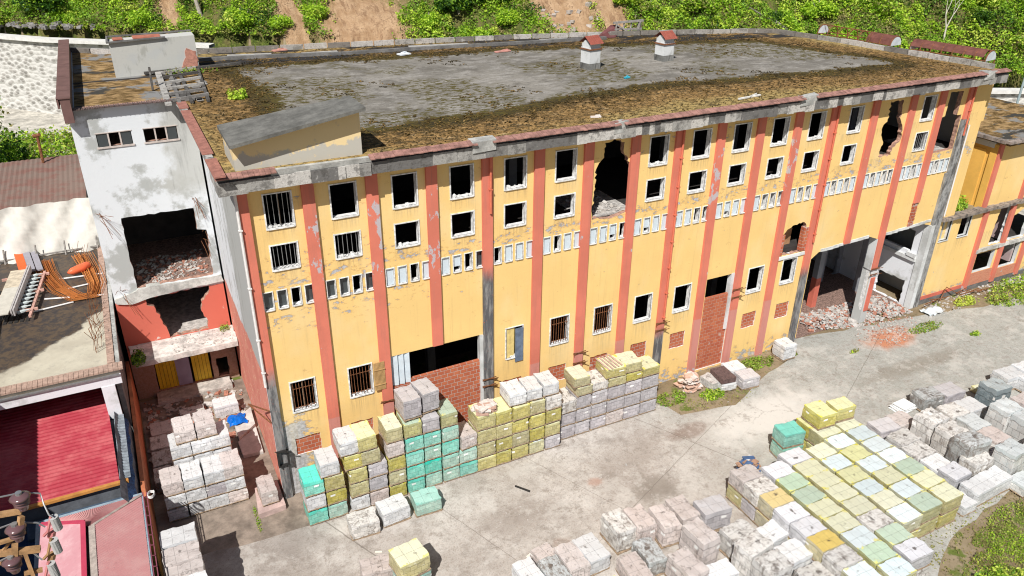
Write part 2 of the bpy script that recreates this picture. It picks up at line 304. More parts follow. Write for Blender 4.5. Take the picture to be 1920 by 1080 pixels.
def mat_hill():
    n = NT('hillside_soil'); a = n.noise(.12, 6, .6); b = n.noise(.9, 8, .72, stretch=(1, .6, .5)); c = n.noise(5, 6, .7)
    col = n.mix(n.step(b, .3, .7), (.36, .22, .12), (.58, .40, .25)); col = n.mix(n.m2('MULTIPLY', n.step(n.noise(.8, 8, .8, stretch=(2.2, .6, .3)), .5, .6), .75), col, (.24, .14, .08)); col = n.mix(n.step(n.m2('ADD', n.m2('MULTIPLY', c, .5), n.m2('MULTIPLY', b, .5)), .54, .62), col, (.22, .13, .07)); col = n.mix(n.m2('MULTIPLY', n.step(c, .5, .7), .35), col, (.30, .2, .12))
    gm = n.blob(21, 53.5, 4.6, 7, c, .3, .3)
    for q in ((14.4, 57.5, 1.5, 6), (3.3, 64.2, 1.3, 4), (40, 45, 3, 5), (43.8, 43, 1.6, 5)): gm = n.m2('MAXIMUM', gm, n.blob(*q, c, .3, .3))
    gr = n.mix(n.step(b, .38, .6), (.07, .10, .02), (.17, .14, .06)); gr = n.mix(n.step(c, .5, .65), gr, (.20, .24, .05)); col = n.mix(gm, gr, col)
    n.bump(n.m2('ADD', b, n.m2('MULTIPLY', c, .4)), .5, 1.0); return n.fin(col, .95, .1)
def mat_corr(name, c, axis=0, pitch=.15, c2=None, glossy=.45):
    n = NT(name); a = n.noise(.9, 7, .7); b = n.noise(6, 5, .7)
    col = n.mix(n.step(a, .4, .65), c, c2 or sc(c, .7)); col = n.mix(n.m2('MULTIPLY', n.step(b, .55, .75), .35), col, sc(c, .5)); return n.fin(col, glossy, .4)
def mat_tiles(name, c=(.42, .14, .10), axis=0, pitch=.2):
    n = NT(name); o = n.sep()[axis]; fr = n.m2('ABSOLUTE', n.m2('SUBTRACT', n.m2('FRACT', n.m2('DIVIDE', o, pitch)), .5))
    a = n.noise(4, 5, .7); col = n.mix(n.step(a, .35, .7), sc(c, .7), sc(c, 1.35)); col = n.mix(n.step(fr, .42, .49), col, (.09, .05, .04)); col = n.mix(n.step(n.noise(1, 6, .7), .56, .64), col, (.30, .27, .25))
    n.bump(fr, -.03, .6); return n.fin(col, .85)
def mat_leaf(name, c1, c2, c3):
    n = NT(name); g = n.n('ShaderNodeNewGeometry'); r = g.outputs['Random Per Island']; lo = n.noise(.45, 4, .6)
    col = n.mix(r, c1, c2); col = n.mix(n.step(lo, .45, .65), col, c3)
    n.put(n.b.inputs['Base Color'], col); n.b.inputs['Roughness'].default_value = .55
    t = n.n('ShaderNodeBsdfTranslucent'); n.put(t.inputs[0], n.mix(.5, col, (.5, .75, .05), 'MULTIPLY')); t.inputs[0].default_value = (.2, .4, .02, 1)
    mx = n.n('ShaderNodeMixShader'); mx.inputs[0].default_value = .38; n.t.links.new(n.b.outputs[0], mx.inputs[1]); n.t.links.new(t.outputs[0], mx.inputs[2]); n.t.links.new(mx.outputs[0], n.out.inputs[0]); return n.m
def mat_island(name, cols, soot=.5):
    n = NT(name); g = n.n('ShaderNodeNewGeometry'); r = g.outputs['Random Per Island']; a = n.noise(2.2, 8, .75); b = n.noise(11, 6, .75)
    col = n.mix(n.step(r, .3, .4), cols[0], cols[1]); col = n.mix(n.step(r, .66, .74), col, cols[2])
    col = n.mix(n.m2('MULTIPLY', n.step(a, .5, .6), soot), col, (.06, .055, .05)); col = n.mix(n.m2('MULTIPLY', n.step(b, .48, .62), .45), col, (.16, .15, .14)); col = n.mix(n.m2('MULTIPLY', n.step(a, .42, .34), .5), col, (.55, .54, .51))
    n.bump(n.m2('ADD', a, b), .03, .8); return n.fin(col, .93)
def glass(name, c, rough=.12):
    n = NT(name); return n.fin(c, rough, .6)
FAC = mat_facade(); SIDE = mat_side(); ROOF = mat_roof(); TROOF = mat_roof_tower(); YARD = mat_yard(); EARTH = mat_earth(); HILL = mat_hill()
BRICK = mat_brick('hollow_brick_infill'); BRK_END = simple('broken_wall_edge', (.42, .25, .19), .5, 6); BRICKY = mat_brick('brick_infill_side', axis='y')
CONCM = mat_conc('weathered_concrete', (.42, .41, .39)); CONC2 = mat_conc('grey_render', (.40, .40, .38), streak=False); DCON = mat_conc('dark_concrete', (.16, .155, .15), streak=False)
WHITE = mat_white('white_plaster'); WHITE2 = mat_white('stained_white_plaster', grey=.06, dirt=.7); FRAME = simple('white_frame_paint', (.74, .74, .73), .35, 6, .7)
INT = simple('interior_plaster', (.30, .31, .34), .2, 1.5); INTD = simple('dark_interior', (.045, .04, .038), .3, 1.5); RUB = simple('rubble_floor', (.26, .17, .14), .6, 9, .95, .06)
PREDW = simple('red_painted_plaster', (.60, .16, .11), .15, 1.2); WOODX = 0; WOOD = simple('old_timber', (.34, .25, .17), .4, 8); WOODG = simple('grey_timber', (.30, .28, .26), .4, 8)
RUST = simple('rusty_steel', (.22, .09, .04), .5, 10, .8); STEEL = simple('grey_steel', (.35, .36, .37), .2, 8, .45, 0, .6); BLK = simple('black_iron', (.03, .028, .027), .3, 8, .6)
TILX = mat_tiles('clay_capping_tiles', axis=0); TILY = mat_tiles('clay_capping_tiles_end', axis=1); BROWNM = mat_corr('brown_metal_sheet', (.10, .055, .05)); 
PIPE = simple('white_pvc_pipe', (.72, .70, .68), .1, 4, .4, 0); PIPER = simple('painted_drain_pipe', (.62, .17, .10), .15, 4, .5, 0)
GLD = glass('dusty_dark_glass', (.05, .06, .065), .15); GLW = glass('pale_pane', (.58, .66, .72), .35); YSH = simple('yellow_shutter_paint', (.68, .50, .03), .15, 3, .5, 0); BSH = simple('blue_shutter_paint', (.13, .17, .24), .3, 4, .5, 0)  # GLW panes are one even pale blue-white
LAV = simple('lavender_panel', (.34, .32, .44), .1, 2, .5, 0); TAN = simple('tan_slatted_shutter', (.48, .30, .13), .2, 3)
# ---------------------------------------------------------------- ground and terrain
def terr(x, y):
    XW = [-60, -14.8, -8.8, 20, 45, 70, 95, 150]; YW = [98, 70, 64, 50, 33, 18, 8, -10]; ZT = [11, 11, 11, 10, 9, 8, 7.5, 7]
    yw = np.interp(x, XW, YW); zt = np.interp(x, XW, ZT); d = (y-yw)*.9
    base = np.clip((y-24)/14, 0, 1)*np.interp(x, [-20, 40, 70], [4, 3, 2.4])
    h = np.where(d > 1.7, zt+np.minimum(d, 95)*.60, base)
    wob = (np.sin(x*.31+1)*np.cos(y*.27)+.6*np.sin(x*.83+y*.5)+.35*np.sin(x*1.9-y*1.3))*np.clip((d-1)/4, 0, 1)
    return h+wob*.8, d
g = MB(); g.add([(-400, -300, -.01), (600, -300, -.01), (600, 22, -.01), (-400, 22, -.01)], [(0, 1, 2, 3)])
gx = np.arange(-70, 150, 1.6); gy = np.arange(22, 180, 1.6); X, Y = np.meshgrid(gx, gy); Z, Dd = terr(X, Y)
Z = np.where(Y < 24, -.01, Z); nx, ny = len(gx), len(gy); o = len(g.v)
me = bpy.data.meshes.new('ground'); V = np.stack([X, Y, Z], -1).reshape(-1, 3); I = np.arange(nx*ny).reshape(ny, nx)
Fq = np.stack([I[:-1, :-1], I[:-1, 1:], I[1:, 1:], I[1:, :-1]], -1).reshape(-1, 4)
V = np.concatenate([V, np.array([(-400, -300, -.01), (600, -300, -.01), (600, 22, -.01), (-400, 22, -.01)])]); n0 = nx*ny
cyc = Dd[:-1, :-1].reshape(-1)
me.from_pydata(V.tolist(), [], Fq.tolist()+[(n0, n0+1, n0+2, n0+3)])
me.materials.append(EARTH); me.materials.append(HILL); me.polygons.foreach_set('material_index', [1 if c > 0 else 0 for c in cyc]+[0])
me.polygons.foreach_set('use_smooth', [True]*len(me.polygons))
tag(link('ground', me), kind='structure')
def wob(P, step=.6, amt=.18, seed=3): return jag(P, step, amt, seed)
yard = wob([(-5.8, -2.0), (-5.7, -13), (-8, -40), (10, -40), (18.2, -20), (22.6, -16.9), (25.2, -15.6), (31.5, -14.6), (36, -13.2), (80, -12), (80, -1.5), (52, -2.4), (46.5, -2.2), (42.6, -1.2), (31.3, 0.3), (30.5, -1.2), (27.5, -1.9), (23.5, -3.6), (20.2, -3.0), (19.3, -.05), (1.0, -.05), (1.0, -2.4), (-1.7, -2.3)], 1.0, .12)
m = MB(); m.prism(yard, -.3, .012); tag(m.build('yard_paving', YARD), kind='structure')
m = MB(); m.prism(wob([(-5.8, -2.1), (-1.75, -2.4), (.9, -2.5), (.9, .02), (-.35, .0), (-.35, 11), (-5.8, 11)], .8, .03), -.3, .004)
tag(m.build('alley_paving', simple('damp_alley_concrete', (.26, .21, .17), .45, 1.1, .8, .02)), kind='structure')
m = MB(); m.prism([(31.4, .3), (41.7, .3), (41.7, 14), (31.4, 14)], -.3, .02); tag(m.build('hall_floor', RUB), kind='structure')
# river bed, gravel track and the rubble retaining wall at the foot of the hill
def strip(name, pts, wdt, mat, dz, kind='structure'):
    m = MB(); N = len(pts); V = []
    for i, (x, y) in enumerate(pts):
        a = Vector(pts[max(i-1, 0)]); b = Vector(pts[min(i+1, N-1)]); d = (b-a).normalized(); q = Vector((-d.y, d.x))
        for s_ in (-1, 1):
            px, py = x+q.x*s_*wdt/2, y+q.y*s_*wdt/2; V.append((px, py, float(terr(np.array(px), np.array(py))[0])+dz if s_ < 0 else float(terr(np.array(x-q.x*wdt/2), np.array(y-q.y*wdt/2))[0])+dz))
    m.add(V, [(2*i, 2*i+2, 2*i+3, 2*i+1) for i in range(N-1)]); return tag(m.build(name, mat), kind=kind)
WL = [(-60, 97.4), (-40, 86), (-14.8, 69.4), (-8.8, 63.4), (6, 56.4), (20, 49.4), (45, 32.4), (70, 17.4), (95, 7.4), (150, -10.6)]
def off(P, d): return [(x-.55*d, y-.83*d) for x, y in P]
strip('gravel_track', off(WL, 6), 11, simple('pale_gravel', (.50, .47, .41), .4, 1.4, .95, .05), .05)
strip('dry_stream_bed', off(WL, 15), 4, simple('stream_bed', (.55, .53, .47), .3, .5, .9, .03), .09)
SW = NT('river_stone_masonry'); a = SW.vor(1.5, SW.vm('MULTIPLY', SW.pos, (1, 1, 1.7))); b = SW.noise(6, 5, .7); c = SW.vor(1.5, SW.vm('MULTIPLY', SW.pos, (1, 1, 1.7)), 'Color')
colr = SW.mix(SW.step(a, .30, .52), SW.mix(SW.sep(c)[0], (.24, .23, .21), (.42, .40, .37)), (.52, .51, .48)); colr = SW.mix(SW.m2('MULTIPLY', SW.step(b, .5, .8), .3), colr, (.25, .24, .2)); SW.bump(a, -.25, .8); SWM = SW.fin(colr, .95)
rw = thing('retaining_wall', 'long pale river-stone retaining wall at the foot of the green hill', 'retaining wall', (20, 49.4, 3))
m = MB(); cp = MB(); V = []; V2 = []
for i, (x, y) in enumerate(WL):
    zt = float(np.interp(x, [-60, -14.8, -8.8, 20, 45, 70, 95, 150], [11, 11, 11, 10, 9, 8, 7.5, 7]))
    V += [(x-.6, y-.9, 1), (x, y, zt+.1), (x+.4, y+.6, zt+.1), (x+.4, y+.6, 1)]; V2 += [(x-.25, y-.35, zt+.1), (x-.25, y-.35, zt+.4), (x+.45, y+.7, zt+.4), (x+.45, y+.7, zt+.1)]
for i in range(len(WL)-1):
    for q in range(4):
        F_ = [(i*4+q, i*4+4+q, i*4+4+(q+1) % 4, i*4+(q+1) % 4)]
        m.f += F_; m.mi += [1 if 7 < WL[i+1][0] < 60 else 0]
        if WL[i+1][0] < 7 or WL[i][0] > 40: cp.f += F_; cp.mi += [0]
m.v = V; cp.v = V2
m.build('masonry', [SWM, HILL], rw); cp.build('coping', simple('pale_coping', (.66, .65, .62), .15, 2), rw); at_base(rw, (20, 49.4, 3))

# ---------------------------------------------------------------- the factory
B = thing('factory_building', 'long abandoned yellow factory with red pilasters and a flat moss-grown roof', 'factory')
PX = [2.6*i for i in range(13)]+[34.34, 37.4, 39.9, 42.4]
fF = lambda u, v, d: (u, d, v)
holes = []; frames = []      # frames: (x0,x1,z0,z1, width, kind)
def win(x0, x1, z0, z1, w=.075, nm='window_frame', bars=0, pane=None): w = min(w, .058); holes.append(rect(x0, x1, z0, z1)); frames.append((x0, x1, z0, z1, w, nm, bars, pane))
tall = {i: (2.6*i+.62, 2.6*i+1.66) for i in range(12)}; tall.update({12: (32.18, 33.12), 14: (38.1, 39.1)})
for i, (a, b) in tall.items():
    if i in (6,): continue
    win(a, b, 13.33, 14.73, bars=5 if i == 0 else 0)
mid = dict(tall); mid[13] = (35.27, 36.25)
for i, (a, b) in mid.items():
    if i in (6, 13): continue
    win(a, b, 11.52, 12.57, bars=6 if i in (0, 14) else (5 if i == 1 else 0))
SM = ['DDKD', 'DDKD', 'WWKW', 'WVKD', 'KWWW', 'WKWW', 'WWVK', 'WVWW', 'WWKK', 'WVWW', 'WKKK', 'WKKW', 'WKWKW', 'WKWKD', 'WWKW', 'WKWW']
for i, pt in enumerate(SM):
    x0 = PX[i]; 
    for k, ch in enumerate(pt):
        st = (PX[i+1]-.55-x0-.05)/len(pt) if i >= 12 else .565
        xa = x0+.08+k*st; win(xa, xa+.35, 9.78, 10.58, .04, 'small_window_frame', 0, ch)
for i in (0, 1, 5, 6): win(2.6*i+.62, 2.6*i+1.66, 4.53, 6.06, .06, 'window_frame', 7)
for i in (7, 8, 10): win(2.6*i+.55, 2.6*i+1.6, 4.58, 6.12, .07)
win(29.12, 30.14, 4.6, 6.15, .07); win(11.12, 12.02, 4.4, 6.12, .05, 'window_frame', 0, 'S')
jh = {}
def jhole(P, key, amt=.07, step=.14): h = jag(P, step, amt, len(holes)); holes.append(h); jh[id(h)] = key; return h
jhole([(15.72, 11.05), (17.0, 10.98), (17.95, 11.2), (17.92, 12.2), (17.83, 13.4), (17.35, 14.1), (17.3, 14.7), (16.75, 14.93), (16.21, 14.8), (16.2, 14.1), (15.8, 13.6)], 1)
jhole([(35.2, 11.55), (36.24, 11.52), (36.26, 11.95), (36.8, 12.3), (36.72, 13.1), (36.4, 13.6), (36.3, 14.75), (35.27, 14.77), (35.3, 13.6), (35.0, 13.3), (35.15, 12.7), (35.35, 12.4)], 1, .09)
jhole([(40.02, 11.1), (40.0, 13.3), (40.3, 13.36), (40.3, 14.77), (41.45, 14.75), (41.4, 13.3), (41.8, 13.3), (41.83, 11.15)], 1, .02)
jhole([(28.72, 6.5), (30.66, 6.45), (30.7, 7.75), (30.2, 8.35), (29.5, 8.3), (28.97, 8.1), (28.7, 7.8)], 1, .05)
big = rect(5.22, 9.85, .02, 6.15); holes.append(big)
bd = rect(23.52, 25.45, .15, 6.1); holes.append(bd)
BP = {0: (.5, 1.64, 2.15, 3.07), 1: (3.1, 4.14, 2.2, 3.1), 4: (10.95, 12.0, 2.2, 3.12), 5: (13.58, 14.62, 2.2, 3.17), 6: (16.13, 17.2, 2.2, 3.1), 7: (18.72, 19.76, 2.15, 3.18), 8: (21.37, 22.4, 2.18, 3.16), 10: (26.6, 27.6, 2.18, 3.18), 11: (29.18, 30.2, 2.2, 3.22)}
bph = {}
for i, (a, b, c, d) in BP.items():
    h = jag(rect(a, b, c, d), .2, .03, i+50); holes.append(h); bph[i] = h
outer = [(-.35, 0), (31.38, 0), (31.36, 5.75), (31.9, 6.12), (33.5, 6.2), (36.1, 6.33), (36.9, 6.02), (36.93, 0), (37.5, 0), (37.5, 6.18), (39.2, 6.22), (40.5, 6.4), (41.66, 6.1), (41.66, 0), (42.55, 0), (42.55, 6.25), (43.9, 6.25), (43.9, 15.2), (-.35, 15.2)]
cents = [(sum(p[0] for p in h)/len(h), sum(p[1] for p in h)/len(h), 1 if id(h) in jh else 0, max(abs(p[0]-sum(q[0] for q in h)/len(h)) for p in h), max(abs(p[1]-sum(q[1] for q in h)/len(h)) for p in h)) for h in holes]
def mrev(x, z):
    for cx, cz, k, rx, rz in cents:
        if k and abs(x-cx) < rx+.15 and abs(z-cz) < rz+.15: return 2
    return 1
m = MB(); sheet(m, outer, holes, fF, .28, 0, mrev); m.build('front_wall', [FAC, FRAME, BRK_END], B)
# pilasters
P_norm = mat_pil('pilaster_red', 3.75, -5, .0); P_peel = mat_pil('pilaster_peeling', 3.75, -5, .12)
P_dark = mat_pil('pilaster_sooty', 0, 6.6); P_dark9 = mat_pil('pilaster_sooty_high', 0, 9.3); P_dark4 = mat_pil('pilaster_sooty_low', 0, 3.6); P_dark6 = mat_pil('pilaster_grey_foot', 0, 5.0); P_end = mat_pil('pilaster_end', 0, 13.2)
for i, x in enumerate(PX):
    z0 = 0; mt = P_norm
    if i in (1, 2, 9, 11): mt = P_peel
    if i == 0: mt = P_dark
    if i == 4: mt = P_dark9
    if i == 8: mt = P_dark4
    if i == 12: mt = P_dark6
    if i == 3: z0 = 6.2; mt = P_peel
    if i == 13: z0 = 6.3
    if i == 14: z0 = 3.9
    if i == 15: z0 = 8.0
    m = MB(); wd = .5
    if i == 16:
        m.box(41.92, 42.42, -.14, .05, 13.0, 15.2); m.box(41.7, 42.5, -.16, .05, 0, 9.6, 1); m.add([(41.86, -.15, 9.6), (42.5, -.15, 9.6), (42.5, -.15, 13), (41.86, -.15, 13), (41.86, .05, 9.6), (42.5, .05, 9.6), (42.5, .05, 13), (41.86, .05, 13)], [(0, 1, 2, 3), (1, 5, 6, 2), (4, 0, 3, 7)], 1)
        m.build('pilaster', [P_norm, mat_conc('sooty_pier', (.30, .30, .295))], B); continue
    if i == 0: m.box(-.36, 0.02, -.16, .05, 0, 15.2)
    else: m.box(x-wd-.03, x-.03, -.13, .05, z0, 15.2)
    m.build('pilaster', mt, B)
m = MB(); m.box(36.93, 37.5, -.06, .6, 0, 3.9, jit=.02); m.box(36.85, 37.0, -.05, .5, 3.9, 6.05, jit=.02); m.box(37.06, 37.42, -.12, -.06, .9, 3.3, 1, jit=.02); m.build('gate_pillar', [WHITE2, PREDW], B)
m = MB(); r = random.Random(4)
for k in range(26): m.box(39.38+r.uniform(-.04, .02), 39.84+r.uniform(-.03, .05), -.05, .03, 6.35+k*.064, 6.40+k*.064, 0)
m.build('broken_pilaster_core', BRICK, B)
m = MB(); m.box(41.62, 41.95, -.175, .3, 0, 6.1, jit=.015); m.build('white_jamb', WHITE2, B)
# lintels of the two gateways
for a, b, z0, z1 in ((32.0, 36.0, 6.16, 6.36), (37.55, 41.6, 6.2, 6.45)):
    m = MB()
    for k in range(8):
        x0 = a+(b-a)*k/8; dz = (z1-z0)*k/8*.9; m.box(x0, x0+(b-a)/8-.01, -.05, .2, z0-.04+dz, z0+.14+dz, jit=.015)
    m.build('gateway_lintel', WHITE2, B)
# drain pipes
for i, z0 in ((4, 12.4), (8, 4.4), (12, 7.0), (16, 12.0)):
    x = PX[i]-.17; m = MB(); m.tube([(x, -.21, 15.2), (x, -.21, z0)], .055, 8)
    z = 15.0
    while z > z0: m.box(x-.08, x+.08, -.27, -.12, z, z+.05); z -= 1.5
    m.build('drain_pipe', PIPER, B)
m = MB(); m.tube([(-.42, -.22, 15.1), (-.42, -.22, 6.3)], .06, 8); [m.box(-.5, -.34, -.29, -.14, z, z+.05) for z in (13.5, 11, 8.6, 7.0)]; m.build('drain_pipe', PIPE, B)
m = MB(); m.tube([(42.62, -.16, 12.6), (42.62, -.16, 6.6)], .05, 8); m.build('drain_pipe', PIPE, B)
# old iron brackets clamped round some pilasters
for (x, z) in ((PX[6], 3.7), (PX[6], 3.1), (PX[8], 4.2), (PX[8], 3.75), (PX[10], 5.1), (PX[10], 4.6), (PX[14], 4.0), (PX[14], 3.6), (PX[4], 3.6), (PX[4], 3.2), (PX[2], 3.9)):
    m = MB()
    for k in range(2): m.bar((x-.66, -.2, z+k*.07), (x+.1, -.18, z+.05-k*.1), .035)
    m.bar((x-.6, -.17, z-.05), (x-.72, -.35, z+.1), .03); m.bar((x+.02, -.17, z-.05), (x+.12, -.4, z+.12), .03); m.build('iron_bracket', RUST, B)
m = MB(); m.box(-.42, .08, -.3, -.17, 2.0, 2.04); m.box(-.42, .08, -.3, -.17, 2.75, 2.8); m.box(-.42, -.36, -.36, -.17, 2.0, 2.8); m.box(.02, .08, -.36, -.17, 2.0, 2.8); m.bar((-.5, -.3, 2.9), (.2, -.5, 2.8), .03); m.build('iron_frame', BLK, B)
m = MB(); m.bar((-.4, 0, 4.9), (-1.1, 1.4, 4.6), .05); m.bar((-.4, .1, 4.2), (-1.1, 1.4, 4.6), .05); m.build('iron_bracket', RUST, B)
# window frames
rf = random.Random(9)
for (x0, x1, z0, z1, w, nm, bars, pane) in frames:
    m = MB(); y0, y1 = -.035, .03; big_ = nm == 'window_frame'
    q = w
    m.box(x0-q, x0, y0, y1, z0-q, z1+q); m.box(x1, x1+q, y0, y1, z0-q, z1+q); m.box(x0, x1, y0, y1, z1, z1+q*.8); m.box(x0, x1, y0-.03, y1, z0-q, z0)
    if big_ and rf.random() < .5:        # crumbling plaster left on the sill
        for k in range(5): m.box(x0+(x1-x0)*rf.uniform(.3, .9), 0, 0, .1, 0, 0) if 0 else m.box(*(lambda c: (c, c+rf.uniform(.08, .2), .02, .2, z0-.01, z0+rf.uniform(.03, .11)))(x0+(x1-x0)*rf.uniform(.0, .8)), jit=.02)
    fo = m.build(nm, FRAME, B)
    if bars:
        b = MB()
        for k in range(bars): xx = x0+(x1-x0)*(k+.7)/(bars+.4); b.bar((xx, .06, z0), (xx+rf.uniform(-.01, .01), .06, z1), .022)
        if z1 < 7: b.bar((x0, .06, z0+.15), (x1, .06, z0+.15), .02); b.bar((x0, .06, z1-.4), (x1, .06, z1-.4), .02)
        b.build('bars', RUST if z1 < 7 else STEEL, fo)
    if pane and pane in 'DWV':
        b = MB(); b.box(x0, x1, .05 if pane != 'D' else .16, .07 if pane != 'D' else .18, z0 if pane != 'V' else z0+(z1-z0)*.3, z1); b.build('pane', GLD if pane == 'D' else GLW, fo)
    if pane == 'S':
        xm = (x0+x1)/2; b = MB(); [b.box(x0+.07*k, x0+.07*k+.055, .04, .08, z0, z1) for k in range(7)]; b.build('yellow_shutter', simple('pale_yellow_slats', (.72, .56, .22), .15, 4), fo)
        b = MB(); b.box(xm+.04, x1+.02, -.07, -.02, z0-.28, z1-.1); b.build('blue_shutter', BSH, fo)
# open brown shutter beside the second barred window, timber frame of the first
m = MB()
for k in range(9): m.box(4.34+.058*k-.0, 4.385+.058*k, -.16, -.12, 4.62, 6.1)
for z in (4.9, 5.7): m.box(4.32, 4.86, -.19, -.16, z, z+.04)
m.build('window_shutter', TAN, B)
m = MB()
for x0 in (.64, 1.12): m.box(x0, x0+.06, .09, .14, 4.55, 6.05)
m.box(1.15, 1.19, .1, .16, 13.35, 14.7); m.build('timber_mullion', WOOD, B)
# brick infills
for i, h in bph.items():
    m = MB(); sheet(m, h, [], lambda u, v, d: (u, .05+d, v), .1, 0, 0); m.build('brick_infill', BRICK, B)
m = MB(); top = [(5.22, .02), (9.85, .02), (9.85, 4.72), (8.5, 4.70), (7.4, 4.68), (6.1, 4.66), (6.1, 4.5), (5.22, 4.45)]; sheet(m, top, [], lambda u, v, d: (u, .04+d, v), .15, 0, 0); m.build('brick_infill', BRICK, B)
m = MB(); m.box(23.53, 25.44, .06, .2, .15, 4.86); m.build('brick_infill', mat_brick('brick_infill_rough', mort=(.48, .30, .24)), B)
m = MB()
for k in range(3): m.add([(5.24+.29*k, .1, 4.5), (5.53+.29*k, .0, 4.5), (5.53+.29*k, .0, 6.15), (5.24+.29*k, .1, 6.15)], [(0, 1, 2, 3)]); m.add([(5.53+.29*k, .0, 4.5), (5.53+.29*k, .1, 4.5), (5.53+.29*k, .1, 6.15), (5.53+.29*k, .0, 6.15)], [(0, 1, 2, 3)])
m.build('white_door_panel', simple('pale_door_sheet', (.58, .66, .72), .15, 2, .5), B)
for q in ((25.25, 25.5, 2.5), (9.7, 9.9, 2)): m = MB(); m.box(q[0], q[1], -.03, .25, q[2], 6.15, jit=.03); m.build('torn_plaster_jamb', WHITE2, B)
for q in ((28.62, 28.85, 7.8), (30.3, 30.75, 8.0)): m = MB(); m.box(q[0], q[1], -.03, .26, 6.5, q[2], jit=.02); m.build('exposed_brick', BRICK, B)
m = MB(); m.box(28.6, 30.85, -.07, .25, 6.26, 6.44, jit=.02); m.build('broken_lintel', WHITE2, B)
m = MB(); m.box(28.9, 30.1, .7, .74, 6.5, 7.75); m.build('brown_board', simple('brown_board', (.42, .23, .12), .3, 2), B)
# end wall, floors and the rest of the shell
fE = lambda u, v, d: (-.35+d, u, v)
m = MB(); sheet(m, [(.28, 0), (11.3, 0), (11.3, 15.24), (.28, 15.24)], [], fE, .26, 0, 0); m.build('end_wall', SIDE, B)
ring = [(-.32, .28), (43.6, .28), (43.4, 12.5), (39.3, 14.4), (30.5, 17.6), (21.5, 19.9), (12, 21.2), (4.8, 22.5), (-.32, 23.2)]
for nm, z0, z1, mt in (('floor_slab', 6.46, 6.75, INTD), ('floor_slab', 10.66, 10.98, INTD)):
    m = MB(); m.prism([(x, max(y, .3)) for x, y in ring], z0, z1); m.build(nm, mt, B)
DBR = simple('debris_on_floor', (.46, .44, .42), .5, 5, .95, .05)
for xa_, xb_ in ((15.4, 18.3), (39.8, 41.85)): m = MB(); m.prism([(xa_, .31), (xb_, .31), (xb_, 3.4), (xa_, 3.4)], 10.98, 11.04); m.build('debris_layer', DBR, B)
m = MB()
for i in range(1, len(ring)):
    a = Vector((*ring[i], 0)); b = Vector((*ring[(i+1) % len(ring)], 0))
    if i == len(ring)-1: b = Vector((-.32, 11.3, 0))
    m.bar(a+Vector((0, 0, 7.6)), b+Vector((0, 0, 7.6)), .25, 15.19)
m.build('rear_wall', mat_white('grey_rear_render', (.45, .45, .43)), B)
m = MB(); m.box(43.6, 43.9, .28, 13, 11.9, 15.5); m.box(43.6, 43.9, .28, 13, 0, 11.9); m.build('side_wall', FAC, B)
for x in range(4, 42, 5):
    for y in (5.5, 11): m = MB(); m.box(x, x+.45, y, y+.45, 0, 15.2); m.build('column', INT, B)
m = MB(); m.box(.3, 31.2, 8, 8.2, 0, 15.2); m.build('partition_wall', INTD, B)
# gateway hall: white side wall with two openings, rear wall broken through, two painted columns
fS = lambda u, v, d: (41.68+d, u, v)
m = MB(); sheet(m, [(.29, .02), (9, .02), (9, 6.45), (.29, 6.45)], [jag([(.75, .05), (2.9, .05), (2.9, 1.68), (.72, 1.78)], .2, .05), rect(.85, 3.1, 3.9, 5.35)], fS, .2, 0, 0); m.build('hall_side_wall', mat_white('hall_white', (.76, .78, .82), 0, .0), B)
m = MB(); m.box(41.5, 41.67, .3, 4, 3.35, 3.6); m.box(41.45, 41.67, .3, 1.0, 3.62, 3.9, jit=.03); m.build('wall_ledge', WHITE, B)
m = MB(); sheet(m, rect(31.5, 41.67, .02, 6.45), [jag([(35.5, .05), (41.3, .05), (41.3, 3.6), (40, 4.1), (38.6, 3.7), (37, 4.3), (35.6, 4.2)], .3, .1)], lambda u, v, d: (u, 6+d, v), .2, 0, 0); m.build('hall_rear_wall', INT, B)
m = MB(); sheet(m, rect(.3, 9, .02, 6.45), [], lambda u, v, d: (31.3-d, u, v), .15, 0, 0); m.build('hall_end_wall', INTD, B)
for x, y in ((35.7, 2.9), (40.4, 3.2)):
    m = MB(); m.box(x, x+.42, y, y+.42, 2.2, 6.45); m.box(x-.003, x+.423, y-.003, y+.423, .02, 2.2, 1); m.build('hall_column', [INT, PREDW if x < 38 else INT], B)
# cornice, capping and roof
m = MB(); r = random.Random(2); x = -1.05
while x < 43.9:
    L = min(r.uniform(.25, 1.1), 43.92-x)
    j = r.uniform(-.03, .03); m.box(x, x+L, -.84+j, -.02, 15.22+r.uniform(-.05, .03), 15.72+r.uniform(-.03, .02)); x += L+.002
m.box(-1.05, -.36, -.02, 1.2, 15.3, 15.7); m.build('cornice', mat_island('sooty_cornice', [(.15, .145, .14), (.34, .33, .31), (.52, .50, .47)], .6), B)
m = MB(); m.box(-1.0, 43.9, -.72, .3, 15.72, 15.86); m.build('cornice_upstand', DCON, B)
x = -1.1
gaps = [(1.0, 4.7), (9.3, 10.0), (16.3, 16.6), (27.6, 28.4), (41.9, 42.5)]
CLAY = simple('pinkish_clay_tile', (.33, .175, .145), .45, 3, .85, .02)
bounds = [-1.1]+[q for g_ in gaps for q in g_]+[43.9]
for xa_, xb_ in zip(bounds[::2], bounds[1::2]):
    m = MB(); x = xa_
    while x < xb_-.1:
        dz = r.uniform(-.012, .012); dy = r.uniform(-.03, .03) if 0 else 0
        m.add([(x, -1.0+dy, 15.90+dz), (x+.19, -1.0+dy, 15.90+dz), (x+.19, -.62, 16.0+dz), (x, -.62, 16.0+dz), (x, -1.0+dy, 15.86+dz), (x+.19, -1.0+dy, 15.86+dz), (x+.19, -.62, 15.94+dz), (x, -.62, 15.94+dz)], [(0, 1, 2, 3), (4, 5, 1, 0), (5, 6, 2, 1), (3, 7, 4, 0), (2, 6, 7, 3)])
        x += .2
    m.build('clay_capping', CLAY, B)
